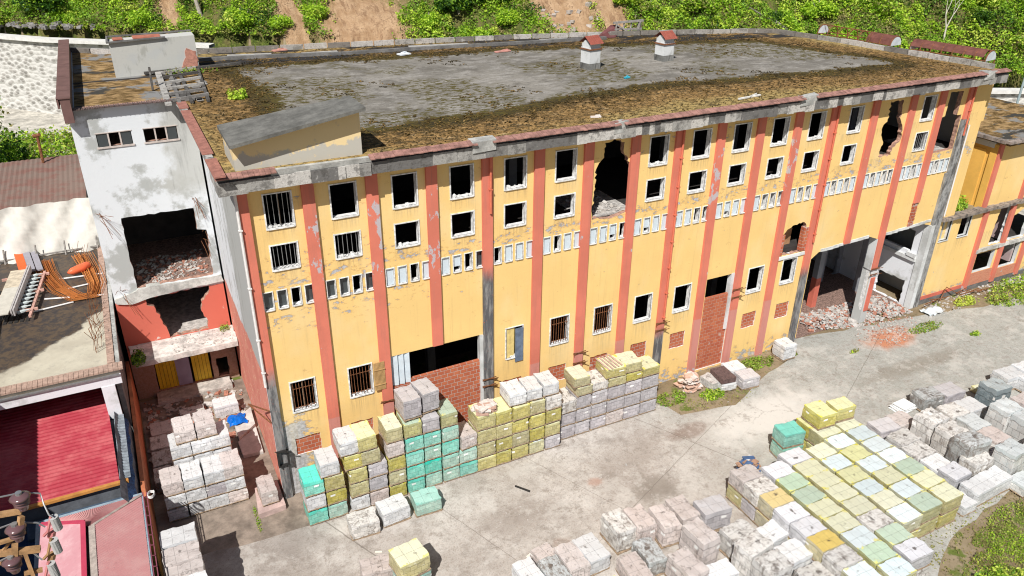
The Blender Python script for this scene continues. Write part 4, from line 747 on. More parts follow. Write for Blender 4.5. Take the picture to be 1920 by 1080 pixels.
def pal_mats(k):
    cart, film, top, corn, tear, nm, gr = STY[k]; out = []
    for side in (True, False):
        n = NT('wrapped_cartons_%s_%s' % (nm.replace(' ', '_').replace('-', '_'), 'side' if side else 'top'))
        tc = n.n('ShaderNodeTexCoord'); oi = n.n('ShaderNodeObjectInfo'); rnd = oi.outputs['Random']
        uv = tc.outputs['UV']; rr = n.m2('MULTIPLY', rnd, 91.0); p3 = n.vm('ADD', tc.outputs['Object'], n.comb(rr, rr, rr)); p2 = n.vm('ADD', uv, n.comb(n.m2('MULTIPLY', n.m2('FLOOR', n.m2('MULTIPLY', rnd, 37)), .31), n.m2('MULTIPLY', n.m2('FLOOR', n.m2('MULTIPLY', rnd, 11)), .1)))
        fine = n.noise(22, 4, .7, v=p3); mid = n.noise(3.2, 6, .68, v=p3); wr = n.noise(5.5, 6, .75, v=n.vm('MULTIPLY', n.vm('ADD', p3, n.comb(mid, mid, mid)), (1, 1, 2.6) if side else (1, 2.2, 1)))
        bk = n.n('ShaderNodeTexBrick'); n.put(bk.inputs['Vector'], n.vm('ADD', uv, n.comb(n.m2('MULTIPLY', n.m2('SUBTRACT', mid, .5), .012), n.m2('MULTIPLY', n.m2('SUBTRACT', mid, .5), .022))) if side else uv)
        bk.inputs['Scale'].default_value = 1; bk.offset = .5 if side else 0
        for a, v in (('Brick Width', .3 if side else .42), ('Row Height', .215 if side else .45), ('Mortar Size', .0065 if side else .006), ('Mortar Smooth', .4), ('Bias', -.1)): bk.inputs[a].default_value = v
        if side:
            bk.inputs['Color1'].default_value = (*sc(cart, .82), 1); bk.inputs['Color2'].default_value = (*sc(cart, 1.28), 1); bk.inputs['Mortar'].default_value = (*sc(cart, .16), 1)
            col = n.mix(n.m2('ADD', .04, n.m2('MULTIPLY', n.step(wr, .48, .62), .55)), bk.outputs[0], film)
            col = n.mix(n.m2('MULTIPLY', n.step(wr, .60, .70), .55), col, n.mix(.55, film, (.85, .86, .86)))  # whitish film glints along the creases, put into the colour
            hb = n.noise(9, 5, .7, v=n.vm('MULTIPLY', p3, (.5, .5, 6))); col = n.mix(n.m2('MULTIPLY', n.step(hb, .55, .64), .5), col, sc(cart, .45)); col = n.mix(n.m2('MULTIPLY', n.step(hb, .45, .38), .5), col, n.mix(.5, film, (.9, .9, .88)))  # level streaks, dark ones and white film glints put into the colour
            v0 = n.sep(uv)[1]; u0 = n.sep(uv)[0]; hem = n.m2('ADD', v0, n.m2('ADD', n.m2('MULTIPLY', n.m2('SUBTRACT', n.noise(2.6, 4, .6, v=n.comb(u0, rr, 0)), .5), .22), n.m2('MULTIPLY', rnd, .1))); col = n.mix(n.m2('MULTIPLY', n.step(hem, .725, .735), .75), col, n.mix(.4, film, top)); col = n.mix(n.m2('MULTIPLY', n.m2('MULTIPLY', n.step(hem, .70, .715), n.step(hem, .735, .725)), .6), col, sc(cart, .3))
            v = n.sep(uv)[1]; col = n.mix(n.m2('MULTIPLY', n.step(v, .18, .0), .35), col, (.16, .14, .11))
            # printed label rectangles
            o = n.sep(p2); fx = n.m2('FRACT', n.m2('MULTIPLY', o[0], .83)); fy = v
            lb = n.m2('MULTIPLY', n.m2('MULTIPLY', n.step(fx, .40, .41), n.step(fx, .60, .59)), n.m2('MULTIPLY', n.step(fy, .50, .51), n.step(fy, .60, .59))); col = n.mix(n.m2('MULTIPLY', lb, n.m2('GREATER_THAN', rnd, .45)), col, (.80, .80, .78))
        else:
            bk.inputs['Color1'].default_value = (*sc(top, .95), 1); bk.inputs['Color2'].default_value = (*sc(top, 1.06), 1); bk.inputs['Mortar'].default_value = (*sc(top, .3), 1)
            col = n.mix(n.m2('MULTIPLY', n.step(wr, .5, .68), .45), bk.outputs[0], sc(top, 1.3))
            o = n.sep(uv); dx = n.m2('DIVIDE', n.m2('ABSOLUTE', n.m2('SUBTRACT', o[0], .625)), .625); dy = n.m2('DIVIDE', n.m2('ABSOLUTE', n.m2('SUBTRACT', o[1], .45)), .45); ox = n.m2('SUBTRACT', o[0], n.m2('ADD', .4, n.m2('MULTIPLY', n.m2('FRACT', n.m2('MULTIPLY', rnd, 13.7)), .45))); oy = n.m2('SUBTRACT', o[1], n.m2('ADD', .25, n.m2('MULTIPLY', n.m2('FRACT', n.m2('MULTIPLY', rnd, 29.1)), .4)))
            cm = n.step(n.m2('ADD', n.m2('ADD', n.m2('MULTIPLY', dx, .8), dy), n.m2('MULTIPLY', n.m2('SUBTRACT', mid, .5), 2.6)), 1.52, 1.6); col = n.mix(n.m2('MULTIPLY', cm, .85), col, corn)
            rad = n.m2('ADD', n.m2('SQRT', n.m2('ADD', n.m2('MULTIPLY', n.m2('MULTIPLY', ox, ox), n.m2('ADD', 1.0, n.m2('MULTIPLY', rnd, 14))), n.m2('MULTIPLY', n.m2('MULTIPLY', oy, oy), n.m2('SUBTRACT', 15.0, n.m2('MULTIPLY', rnd, 13))))), n.m2('MULTIPLY', n.m2('SUBTRACT', n.noise(7, 7, .8, v=p3), .5), 1.6))
            tr = n.m2('MULTIPLY', n.step(rad, .06+.26*tear, .0+.22*tear), n.m2('GREATER_THAN', n.m2('FRACT', n.m2('MULTIPLY', rnd, 7.3)), .55-.5*tear)); col = n.mix(n.m2('MULTIPLY', tr, .5+.4*min(1, tear)), col, (.07, .055, .045))
        g2 = n.noise(6.5, 8, .82, v=n.vm('MULTIPLY', p3, (1, 1.7, .8))); gm = n.step(n.m2('ADD', n.m2('MULTIPLY', mid, .45), n.m2('MULTIPLY', g2, .55)), .60-.13*gr, .68-.12*gr); col = n.mix(n.m2('MULTIPLY', gm, .42+.4*gr), col, (.17, .14, .12)); col = n.mix(n.m2('MULTIPLY', n.step(g2, .42, .36), .5), col, (.80, .80, .80) if k not in 'TYUO' else sc(top, 1.5))
        hs = n.n('ShaderNodeHueSaturation'); n.put(hs.inputs['Color'], col); n.put(hs.inputs['Value'], n.m2('ADD', .86, n.m2('MULTIPLY', n.m2('FRACT', n.m2('MULTIPLY', rnd, 5.1)), .26))); n.put(hs.inputs['Saturation'], n.m2('ADD', .75, n.m2('MULTIPLY', n.m2('FRACT', n.m2('MULTIPLY', rnd, 3.7)), .4)))
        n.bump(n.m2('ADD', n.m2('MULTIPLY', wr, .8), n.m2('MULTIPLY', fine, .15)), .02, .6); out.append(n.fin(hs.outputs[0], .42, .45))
    return out
PM = {k: pal_mats(k) for k in STY}
def carton_mesh(seed, style, rag):
    r = random.Random(seed*13+5); L, W_, H0, H1 = 1.25, .9, .11, .80; nx, ny, nz = 10, 8, 6
    V = []; F = []; UV = []; MI = []; idx = {}
    ph = [r.uniform(0, 6.28) for _ in range(8)]
    def disp(x, y, z, nrm):
        a = math.sin(x*7+ph[0]+z*5)*math.cos(y*8+ph[1]-z*6)+.6*math.sin(x*17+y*13+z*19+ph[2]); k = .010*(1+rag)
        return (x+nrm[0]*a*k, y+nrm[1]*a*k, z+nrm[2]*a*k*.8)
    cell = {(i, j): r.uniform(-.0, .035)*rag for i in range(3) for j in range(3)}
    def tz(x, y): i = min(2, int((x/L+.5)*3)); j = min(2, int((y/W_+.5)*3)); return cell[(i, j)]-.012*rag*abs(math.sin(x*3+ph[3]))
    def vid(x, y, z):
        k = (round(x, 4), round(y, 4), round(z, 4))
        if k not in idx:
            idx[k] = len(V); ex = abs(abs(x)-L/2) < 1e-6; ey = abs(abs(y)-W_/2) < 1e-6; et = abs(z-H1) < 1e-6
            nrm = ((1 if x > 0 else -1) if ex else 0, (1 if y > 0 else -1) if ey else 0, 1 if et else 0)
            X, Y, Z = disp(x, y, z, nrm)
            if et: Z += tz(x, y)
            if et and (ex or ey): X *= .992; Y *= .990; Z -= .004+.010*rag*r.random()
            elif ex and ey: X *= .988; Y *= .985
            bul = 1+.012*math.sin(math.pi*(z-H0)/(H1-H0)); V.append((X*bul, Y*bul, Z))
        return idx[k]
    def quad(ps, uvs, mi): F.append([vid(*p) for p in ps]); UV.extend(uvs); MI.append(mi)
    zs = [H0+(H1-H0)*k/nz for k in range(nz+1)]; xs = [-L/2+L*k/nx for k in range(nx+1)]; ys = [-W_/2+W_*k/ny for k in range(ny+1)]
    for k in range(nz):
        for i in range(nx):
            for s_ in (-1, 1):
                a, b = (xs[i], xs[i+1]) if s_ < 0 else (xs[i+1], xs[i]); y = s_*W_/2
                ua, ub = (a+L/2, b+L/2) if s_ < 0 else (L/2-a+L+W_, L/2-b+L+W_); quad([(a, y, zs[k]), (b, y, zs[k]), (b, y, zs[k+1]), (a, y, zs[k+1])], [(ua, zs[k]), (ub, zs[k]), (ub, zs[k+1]), (ua, zs[k+1])], 0)
        for j in range(ny):
            for s_ in (-1, 1):
                a, b = (ys[j], ys[j+1]) if s_ > 0 else (ys[j+1], ys[j]); x = s_*L/2; o = L if s_ > 0 else 2*L+W_
                ua, ub = o+abs(a+W_/2*s_), o+abs(b+W_/2*s_); quad([(x, a, zs[k]), (x, b, zs[k]), (x, b, zs[k+1]), (x, a, zs[k+1])], [(ua, zs[k]), (ub, zs[k]), (ub, zs[k+1]), (ua, zs[k+1])], 0)
    for i in range(nx):
        for j in range(ny): quad([(xs[i], ys[j], H1), (xs[i+1], ys[j], H1), (xs[i+1], ys[j+1], H1), (xs[i], ys[j+1], H1)], [(xs[i]+L/2, ys[j]+W_/2), (xs[i+1]+L/2, ys[j]+W_/2), (xs[i+1]+L/2, ys[j+1]+W_/2), (xs[i]+L/2, ys[j+1]+W_/2)], 1)
    me = bpy.data.meshes.new('cartons'); me.from_pydata(V, [], F); uvl = me.uv_layers.new(name='UVMap'); uvl.data.foreach_set('uv', [c for t in UV for c in t])
    for mt in PM[style]: me.materials.append(mt)
    me.polygons.foreach_set('material_index', MI); me.polygons.foreach_set('use_smooth', [True]*len(F)); me.validate(); me.set_sharp_from_angle(angle=math.radians(38)); return me
CM = {}
def pal_mesh(style, seed):
    k = (style, seed % 5)
    if k not in CM: CM[k] = carton_mesh(seed % 5+ord(style), style, (.8 if style in 'KDP' else .5))
    return CM[k]
b = MB()
for y in (-.41, 0, .41): b.box(-.62, .62, y-.04, y+.04, .0, .07)
for k in range(6): x = -.60+k*.24; b.box(x-.045, x+.045, -.46, .46, .07, .10)
BASE = bpy.data.meshes.new('wooden_base'); BASE.from_pydata(b.v, [], b.f); BASE.materials.append(WOOD)
NP = [0]; PG = {}
def pallet(cx, cy, z, w_, d, h, style, label, group, tilt=0):
    NP[0] += 1; r = random.Random(NP[0]*7); alongx = w_ > d
    t = thing('tile_pallet', label, 'pallet', (cx+r.uniform(-.015, .015), cy+r.uniform(-.02, .02), z), (0 if alongx else math.pi/2)+math.radians(tilt)+r.uniform(-.02, .02)+(math.pi if r.random() < .5 else 0), group)
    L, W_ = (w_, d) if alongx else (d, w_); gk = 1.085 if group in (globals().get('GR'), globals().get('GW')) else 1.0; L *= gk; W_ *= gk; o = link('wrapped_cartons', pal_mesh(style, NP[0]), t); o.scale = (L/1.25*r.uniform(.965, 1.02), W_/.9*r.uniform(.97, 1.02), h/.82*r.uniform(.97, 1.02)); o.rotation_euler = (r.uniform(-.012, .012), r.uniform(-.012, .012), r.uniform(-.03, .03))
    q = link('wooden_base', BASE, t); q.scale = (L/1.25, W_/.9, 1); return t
# --- along the yellow wall
colsF = [(.25, 1.1, 'TWT'), (1.13, 2.0, 'UYSW'), (2.2, 3.04, 'WSYYW'), (3.1, 3.95, 'PAASY'), (4.02, 4.82, 'YSYPS'), (4.89, 5.72, 'TTTTG'), (5.77, 6.58, 'UTUTA'), (6.66, 7.47, 'UUTUG'), (7.5, 8.42, 'TUP'),
         (8.46, 9.42, 'YSSY'), (9.45, 10.27, 'YYSY'), (10.3, 11.22, 'YSYYW'), (11.28, 12.1, 'BYYSW'), (12.17, 13.01, 'AYYKW'), (13.2, 14.1, 'AAK'), (14.14, 15.0, 'AAASS'), (15.06, 15.98, 'AAAK'), (16.04, 17.08, 'PAASS'), (17.13, 18.12, 'AAAYS'), (18.18, 19.22, 'AAAS')]
GF = 'wrapped tile pallets stacked along the yellow wall'
for ci, (a, b_, lv) in enumerate(colsF):
    yf = -2.42 if ci < 14 else -2.05; hh_ = .80 if ci < 14 else .80; z = 0
    for k, st in enumerate(lv):
        h = hh_; w_ = b_-a-.02; cx = (a+b_)/2; dd = 1.18; cy = yf+dd/2; tl = 0
        if ci < 9: cx -= (.14*max(0, k-2) if ci in (1, 2, 3) else 0); h = .80
        if ci >= 14 and k == 3: h = .55
        if ci >= 14 and k == 4: h = .6; w_ *= 1.08; tl = -4; cx -= .12
        if ci >= 10 and ci < 14 and k == 4: cy += .1; h = .72; cx -= .1; tl = -3
        if ci == 3 and k >= 3: cx -= .12
        if ci == 8 and k == 2: w_ *= .9; tl = 5
        pallet(cx, cy, z, w_, dd, h, st, '%s pallet, %s, in %s stack from the left along the yellow wall' % (STY[st][5], ORD[k].replace(' from the ground', ' up'), NTH[ci]), GF, tl); z += h
for cx, cy, tl, nm in ((5.35, -1.62, 2, 'upright grey pallet on top of the teal stacks, the left of two'), (6.25, -1.45, 7, 'leaning grey pallet on top of the teal stacks, the right of two')):
    pallet(cx, cy, 4.02, .84, 1.2, 1.15, 'A', nm, GF, tl)
GS = 'single wrapped pallets standing on the yard'
for cx, cy, z, w_, d, h, st, tl, lb in ((2.32, -3.66, 0, 1.22, .95, .8, 'K', -2, 'rounded white film-covered pallet, leftmost of three in front of the wall stacks'), (3.78, -3.49, 0, 1.25, .95, .85, 'W', 2, 'white pallet with carton lines, middle of three in front of the wall stacks'),
    (5.31, -3.57, 0, 1.22, .92, .8, 'U', -3, 'pale green-topped pallet, rightmost of three in front of the wall stacks'), (29.48, -.95, .02, .98, .98, 1.05, 'W', 0, 'white-topped crate with torn cardboard side beside the gateway pier'),
    (2.01, -6.55, 0, 1.22, .9, .85, 'P', -8, 'pinkish cream pallet left of the big yellow-topped one at the bottom edge'), (3.18, -7.35, 0, 1.28, 1.15, .82, 'U', 8, 'dull green pallet under the big yellow-topped one at the bottom edge'), (3.15, -7.35, .82, 1.28, 1.15, .85, 'S', 8, 'big yellow-topped pallet at the bottom edge left of centre'),
    (2.5, -8.0, 0, 1.2, .95, .9, 'O', 10, 'orange-yellow pallet cut by the bottom edge, under the cream pallet'), (-1.05, .05, .3, .72, 1.25, .8, 'P', 2, 'pinkish white pallet on the low plinth at the factory corner'),
    (25.35, -2.3, .02, 1.15, .95, .75, 'A', -6, 'grey-white pallet at the right end of the small pile below the brick doorway'), (24.1, -1.75, .02, .95, 1.3, .5, 'W', -8, 'low white pallet under the dark brown slabs below the brick doorway'), (25.45, -1.1, .02, 1.1, .95, .6, 'W', -4, 'low white-topped pallet against the wall below the brick doorway'), (23.4, -1.5, .02, .7, 1.0, .55, 'K', 8, 'slumped film-covered pallet left of the dark brown slabs')):
    pallet(cx, cy, z, w_, d, h, st, lb, GS, tl)
# --- alley by the tower
GA = 'pallets stacked in the alley below the stair tower'
for ci, cx in enumerate((-4.85, -3.98, -3.1, -2.28)):
    for k, st in enumerate(['AWP', 'WWW', 'WAW', 'PWP'][ci]): pallet(cx, 1.18, k*.7, .83, 1.26, .7, st, '%s pallet, %s in the %s column of the front alley row' % (STY[st][5], ORD[k].replace(' from the ground', ' up'), NTH[ci]), GA)
for ci, cx in enumerate((-4.2, -3.33, -2.5)):
    for k, st in enumerate('APWWP'[:4 if ci > 1 else 4]):
        pallet(cx, 2.7+.0, k*.7, .84, 1.22, .7, 'W' if k == 3 else st, 'white pallet, %s in the %s column of the second alley row' % (ORD[k].replace(' from the ground', ' up'), NTH[ci]), GA)
for ci, cx in enumerate((-3.9, -3.0)): pallet(cx, 2.85, 2.8, .86, 1.3, .72, 'P', 'pinkish white pallet on the very top of the alley stack, %s one' % ('left' if ci == 0 else 'right'), GA, 1)
for k, (cy, z) in enumerate(((-3.45, 2.45), (-4.4, 2.38), (-5.35, 2.3), (-6.3, 2.5))):
    for q in range(3 if k < 3 else 3): pallet(-4.93+.02*k, cy, z/3*q+.0, 1.32, .93, z/3+.28*(q == 2), 'WPPW'[k] if q == 2 else 'A', '%s pallet, %s, %s of the row beside the pink roof' % (STY['WPPW'[k]][5] if q == 2 else 'grey lilac-wrapped', ('lowest', 'middle', 'top')[q], NTH[k]), GA)
for cx, cy, w_, d, h, st, lb in ((-1.7, 8.0, 1.25, .9, .75, 'W', 'white pallet topped with a plank near the yellow door'), (-3.35, 8.3, 1.2, .8, .45, 'K', 'low torn pallet in front of the yellow door'), (-4.95, 7.4, 1.0, 1.1, .5, 'P', 'low dusty pallet in the shade, nearest the yellow door'), (-5.1, 6.1, .9, 1.1, .55, 'K', 'dusty torn pallet in the shade by the red alley wall, second from the door'), (-5.15, 4.7, .85, 1.2, .6, 'D', 'dark torn pallet in the shade by the red alley wall, third from the door'), (-5.2, 3.3, .8, 1.2, .7, 'D', 'dark torn pallet in the shade by the red alley wall, fourth from the door')):
    pallet(cx, cy, .01, w_, d, h, st, lb, GA)
# --- the big block with level tops
GB = 'pallets of the big level block of yellow-wrapped tiles'
blk = [('rightmost', 25.14, 1.24, -7.5, 'YSBBBGSSG'[:8]), ('second from right', 23.72, 1.26, -7.5, 'YSBYBSBG'), ('third from right', 22.36, 1.22, -9.48, 'SBYBSB'), ('third from left', 20.94, 1.27, -9.2, 'LSSSSKGL'), ('second from left', 19.5, 1.27, -9.6, 'LGGSSBGB'), ('leftmost', 18.1, 1.2, -9.15, 'PKOLLOKB')]
for nm, x0, w_, ys, tops in blk:
    for k, st in enumerate(tops):
        cy = ys-.46-.93*k if nm != 'leftmost' else ys-.44-.935*k; last = k >= len(tops)-1 or (nm in ('rightmost', 'second from right', 'third from right') and k >= len(tops)-1)
        h = .83; zt = 0
        low = 'Y' if nm in ('rightmost', 'second from right', 'third from right') else ('S', 'A', 'O', 'K')[k % 4]
        if nm == 'leftmost' or last or k == 0 or (nm == 'third from left' and k >= 6) or (nm == 'second from left' and k >= 7) or (nm == 'second from right' and k < 3):
            pallet(x0+w_/2, cy, .01, w_, .91, h-.01, low, '%s pallet in the lower layer under the %s of the %s row' % (STY[low][5], NTH[k], nm), GB)
        pallet(x0+w_/2, cy, h, w_, .91, h, st, '%s pallet, %s from the wall in the %s row of the block' % (STY[st][5], NTH[k], nm), GB)
pallet(24.44, -8.21, 1.68, 1.05, 1.2, .82, 'Y', 'yellow-wrapped pallet on top of the block, left of the raised pair', GB, -3); pallet(25.74, -8.35, 1.68, 1.2, .88, .82, 'Y', 'yellow-wrapped pallet on top of the block, right of the raised pair', GB, -5)
for k in range(2): pallet(22.85-.02*k, -8.0, .83*k, 1.2, .93, .83, 'T' if k else 'U', ('upper' if k else 'lower')+' teal-wrapped pallet at the near left corner of the block', GB, -7)
# --- dirty white pallets left of the block
GW = 'weathered white pallets left of the yellow block'
D = [('K', 12.02, -9.2, 1.25, .85, 1.28, 2), ('P', 12.94, -9.35, 1.2, .82, 1.24, -3), ('P', 13.98, -9.8, 1.2, .82, 1.3, -6), ('P', 14.97, -9.75, 1.2, .84, 1.28, -3), ('P', 14.5, -11.5, 1.6, .84, 1.3, 4), ('A', 16.27, -10.17, 1.2, 1.28, .9, -5), ('D', 12.4, -10.9, .9, .8, 1.27, -4), ('P', 11.42, -11.32, .85, .82, 1.3, -6), ('P', 13.22, -12.38, 1.2, .86, 1.35, 5),
     ('W', 10.31, -9.65, .9, .9, 1.32, 2), ('P', 9.36, -9.7, .88, .9, 1.34, 0), ('D', 8.35, -10.0, .85, .85, 1.25, 0), ('W', 7.4, -9.6, .85, .8, 1.2, 4), ('K', 16.3, -11.85, 1.2, 1.24, .86, 3), ('K', 15.95, -13.1, 1.65, 1.2, .88, 6), ('W', 17.6, -12.5, 1.1, 1.2, .88, 5), ('K', 16.0, -14.13, 1.65, 1.15, .88, 1), ('W', 17.5, -13.8, 1.2, 1.15, .95, 4),
     ('K', 17.5, -15.0, 1.1, 1.22, .85, -2), ('W', 14.4, -13.0, .85, 1.16, .8, -2), ('K', 16.6, -15.4, 1.3, 1.2, .9, 3), ('S', 11.1, -12.9, .8, 1.2, .9, 3), ('S', 12.3, -13.5, .75, .9, 1.2, -2), ('K', 13.6, -14.2, .8, 1.2, .9, 4), ('P', 8.6, -8.9, .6, .8, .9, 8), ('W', 18.6, -17.4, 1.5, 1.2, .9, 0), ('K', 15.2, -15.2, .9, 1.1, .9, 0), ('S', 10.0, -11.6, .5, 1.1, .9, 3)]
PL = ['with a black star-shaped tear at the far left of the weathered group', 'just right of the black-torn one at the back edge', 'with a bluish front, third along the back edge', 'fourth along the back edge of the weathered group', 'tallest at the centre of the weathered group', 'broad and grey-sided, against the corner of the block', 'speckled black, in front of the black-torn one', 'pink-topped, left in the second row', 'brown-topped with a round stain', 'with one bright side, right of the isolated front four', 'second from right of the isolated front four', 'crumpled and black, second from left of the isolated front four', 'leftmost of the isolated front four',
      'striped, in front of the broad grey one', 'tall with a black slit, at the centre right', 'of stacked white boards by the lavender tops', 'tall, nearest the bottom edge at centre right', 'covered by a flat white sheet on a black base', 'with a torn sheet beside the orange top', 'slumped under loose film beside the brown-topped one', 'near the bottom edge under the flat sheet', 'half hidden low between the pink tops', 'small and low behind the brown-topped one', 'cut by the bottom edge near the brown top', 'small with a dark triangular flap behind the front four', 'at the bottom edge beside the last block row', 'at the bottom edge left of the tall slit one', 'very low, at the bottom edge by the front four']
for (st, cx, cy, h, w_, d, tl), lb in zip(D, PL): pallet(cx, cy, .01, w_, d, h, st, '%s pallet %s' % (STY[st][5], lb), GW, tl)
# --- right-hand group beyond the block
GR = 'grey and white pallets right of the yellow block'
R_ = [('D', 32.85, -8.3, .9, 1.3, .95, -8, 'with a torn brown top at the far left of the back row'), ('A', 34.2, -8.5, .88, 1.3, .95, -6, 'second in the back row, by the torn one'), ('A', 28.4, -9.15, .85, 1.25, .92, -5, 'with a black cross tear, touching the yellow block'), ('P', 29.7, -9.15, .8, 1.15, .98, -2, 'pink-brown, right of the one with the cross tear'), ('K', 28.4, -10.3, .85, 1.3, .95, 5, 'second along the right flank of the yellow block'), ('K', 28.3, -11.35, .85, 1.25, .95, 1, 'third along the right flank of the yellow block'), ('W', 28.2, -12.36, .85, 1.15, .9, 1, 'fourth along the right flank of the yellow block'), ('L', 28.25, -13.25, 1.0, 1.15, .88, 2, 'with a black slit, last along the right flank of the yellow block'),
      ('K', 30.1, -10.42, 1.7, 1.2, .98, 1, 'tall leaning one in the middle of the right group'), ('K', 30.12, -11.54, 1.7, 1.15, .92, 1, 'tall slatted one in front of the leaning one'), ('D', 30.05, -12.65, 1.85, 1.35, .95, -2, 'blackest and tallest one'), ('K', 32.71, -9.9, .88, 1.2, 1.0, -4, 'with a brown square top behind the leaning one'), ('W', 34.06, -9.95, .85, 1.2, 1.0, -2, 'with ridged white top beside the slate-blue one'), ('C', 32.83, -11.05, .88, 1.1, 1.05, -1, 'greenish white flat one at the centre right'), ('P', 32.7, -12.2, .88, 1.1, 1.05, -2, 'with a brown torn spot right of the blackest one'),
      ('C', 34.45, -11.5, 1.65, 1.15, 1.0, 0, 'tall one left of the right-edge pair'), ('C', 34.6, -12.6, 1.65, 1.15, 1.0, 0, 'tall one right of the right-edge pair'), ('C', 31.44, -13.84, 1.65, 1.15, .9, 2, 'nearest the weeds on the right'), ('K', 31.3, -12.95, .9, 1.15, .85, 4, 'behind the strapped one nearest the weeds'), ('K', 29.83, -13.25, 1.25, 1.2, .8, -1, 'upright in front of the blackest one'), ('N', 35.75, -10.0, 1.65, 1.12, .95, -2, 'tall with printed white rectangles'),
      ('W', 38.79, -8.94, .9, 1.25, .95, -6, 'with a small blue mark, left in the far right row'), ('W', 39.5, -10.0, .9, 1.25, .95, -4, 'with a small blue mark, front in the far right row'), ('W', 40.3, -9.0, .9, 1.25, .95, -4, 'at the right picture edge in the far row'), ('S', 37.0, -9.0, .4, 1.2, .95, -6, 'low with a green side behind the slate-blue one'), ('K', 35.0, -10.75, .5, .8, .6, 5, 'tiny low one by the foot of the slate-blue one'), ('P', 36.0, -11.6, 1.65, 1.15, 1.0, 0, 'tall at the right picture edge behind the strapped pair'),
      ('W', 28.6, -14.3, .85, 1.25, .85, 1, 'white, front left at the edge of the weeds'), ('W', 29.9, -14.25, .85, 1.2, .85, 0, 'white, front centre at the edge of the weeds'), ('C', 31.15, -14.9, .6, 1.1, .85, 1, 'pale low one at the edge of the weeds'), ('C', 32.7, -13.9, 1.0, 1.15, .9, 0, 'pale one at the right picture edge above the weeds'), ('C', 34.0, -13.8, 1.2, 1.15, .9, 0, 'pale, farthest right above the weeds'), ('W', 27.35, -14.5, .55, .8, .8, 0, 'low, wedged beside the yellow block corner')]
for st, cx, cy, h, w_, d, tl, lb in R_: pallet(cx, cy, .01, w_, d, h, st, '%s pallet, %s' % (STY[st][5], lb), GR, tl)
# loose tile heaps
def heap(name, label, cat, x, y, z, w_, d, n_, cols, seed, lay=.04, tl=0, h=.5):
    r = random.Random(seed); t = thing(name, label, cat, (x, y, z), math.radians(tl)); 
    for q, c in enumerate(cols):
        m = MB()
        for k in range(n_//len(cols)):
            f = r.random(); s_ = 1-f*.45; m.obox((r.uniform(-w_/2, w_/2)*s_, r.uniform(-d/2, d/2)*s_, f*h+lay), (r.uniform(.25, .6), r.uniform(.15, .35), lay), Matrix.Rotation(r.uniform(-.5, .5), 3, 'Z') @ Matrix.Rotation(r.uniform(-.15, .15), 3, 'X'))
        m.build('slabs', simple('slab_%s_%d' % (name, q), c, .25, 6), t)
    return t
heap('tile_heap', 'flat broken tile heap on the yellow stacks beside the brick infill', 'tile heap', 9.1, -1.9, 3.22, .9, .8, 60, [(.66, .60, .56), (.5, .33, .26)], 3, .035, 0, .25)
heap('tile_heap', 'slumped heap of pink and white tiles by the wall below a bricked window', 'tile heap', 22.2, -1.15, .01, .9, 1.0, 90, [(.66, .58, .54), (.62, .42, .33)], 4, .045, 0, .85)
m = MB()
for k in range(7): m.obox((.01*k, .012*k, .03+.035*k), (.9, 1.25, .03), Matrix.Rotation(.01*k, 3, 'Z'))
o = m.build('dark_slab_stack', simple('dark_brown_slab', (.13, .085, .08), .4, 9), None); o.location = (24.05, -1.75, .56); o.rotation_euler[2] = -.15; tag(o, 'stack of dark brown marbled slabs on a low white pallet', 'slab stack')
heap('scrap_heap', 'heap of cardboard, blue film and speckled sacks at the block corner', 'scrap heap', 20.0, -8.45, .01, 1.1, .9, 70, [(.60, .58, .56), (.36, .22, .15), (.07, .13, .26)], 8, .05, 0, .9)
m = MB()
for k in range(6): m.obox((.05*math.sin(k*2), .04*math.cos(k*3), .05+.06*k), (1.3-.08*k, .75, .04), Matrix.Rotation(.1*math.sin(k*1.7), 3, 'Z'))
o = m.build('sheet_stack', simple('white_loose_sheets', (.74, .76, .76), .12, 4), None); o.location = (31.5, -7.95, .0); tag(o, 'loose stack of white sheets on boards at the near left of the right group', 'sheet stack')
m = MB()
for k in range(5): m.bar((-.45+.2*k, -.6, .02+.01*k), (-.40+.2*k, .6, .05), .09, .02)
o = m.build('plank_bundle', simple('pink_planks', (.5, .36, .3), .3, 5), None); o.location = (16.35, -1.45, 3.56); o.rotation_euler[2] = .1; tag(o, 'striped planks lying on the yellow pallet of the long wall row', 'planks')
# ---------------------------------------------------------------- left: slab building, red roof, pink roof, lean-tos
SBm = NT('wet_slab_concrete'); a = SBm.noise(.35, 6, .6); b = SBm.noise(3, 7, .7); o_ = SBm.sep()
wet = SBm.step(SBm.m2('ADD', SBm.m2('SUBTRACT', SBm.m2('SUBTRACT', o_[1], 6.4), SBm.m2('MULTIPLY', SBm.m2('ADD', o_[0], 10.7), 1.15)), SBm.m2('MULTIPLY', SBm.m2('SUBTRACT', a, .5), 5.0)), -.35, .15)
c = SBm.mix(SBm.step(a, .4, .6), (.42, .38, .30), (.52, .48, .38)); c = SBm.mix(SBm.m2('MULTIPLY', SBm.step(b, .5, .7), .4), c, (.26, .24, .21)); wc = SBm.mix(SBm.step(b, .4, .6), (.045, .038, .036), (.10, .07, .045))
c = SBm.mix(wet, c, wc); SBm.bump(SBm.m2('MULTIPLY', b, SBm.m2('SUBTRACT', 1.0, wet)), .02, .6); SLABM = SBm.fin(c, SBm.m2('SUBTRACT', .92, SBm.m2('MULTIPLY', wet, .42)), .4)
T = thing('slab_roof_building', 'flat concrete slab roof edged with brick, wet and littered, left of the stair tower', 'building')
m = MB(); m.prism([(-16, 5.0), (-6.0, 5.0), (-6.2, 21.5), (-16, 21.5)], 5.55, 5.8); m.build('slab', SLABM, T)
brk = simple('brick_coping', (.42, .29, .23), .3, 6, .9, .02)
m = MB(); x = -16; r = random.Random(3)
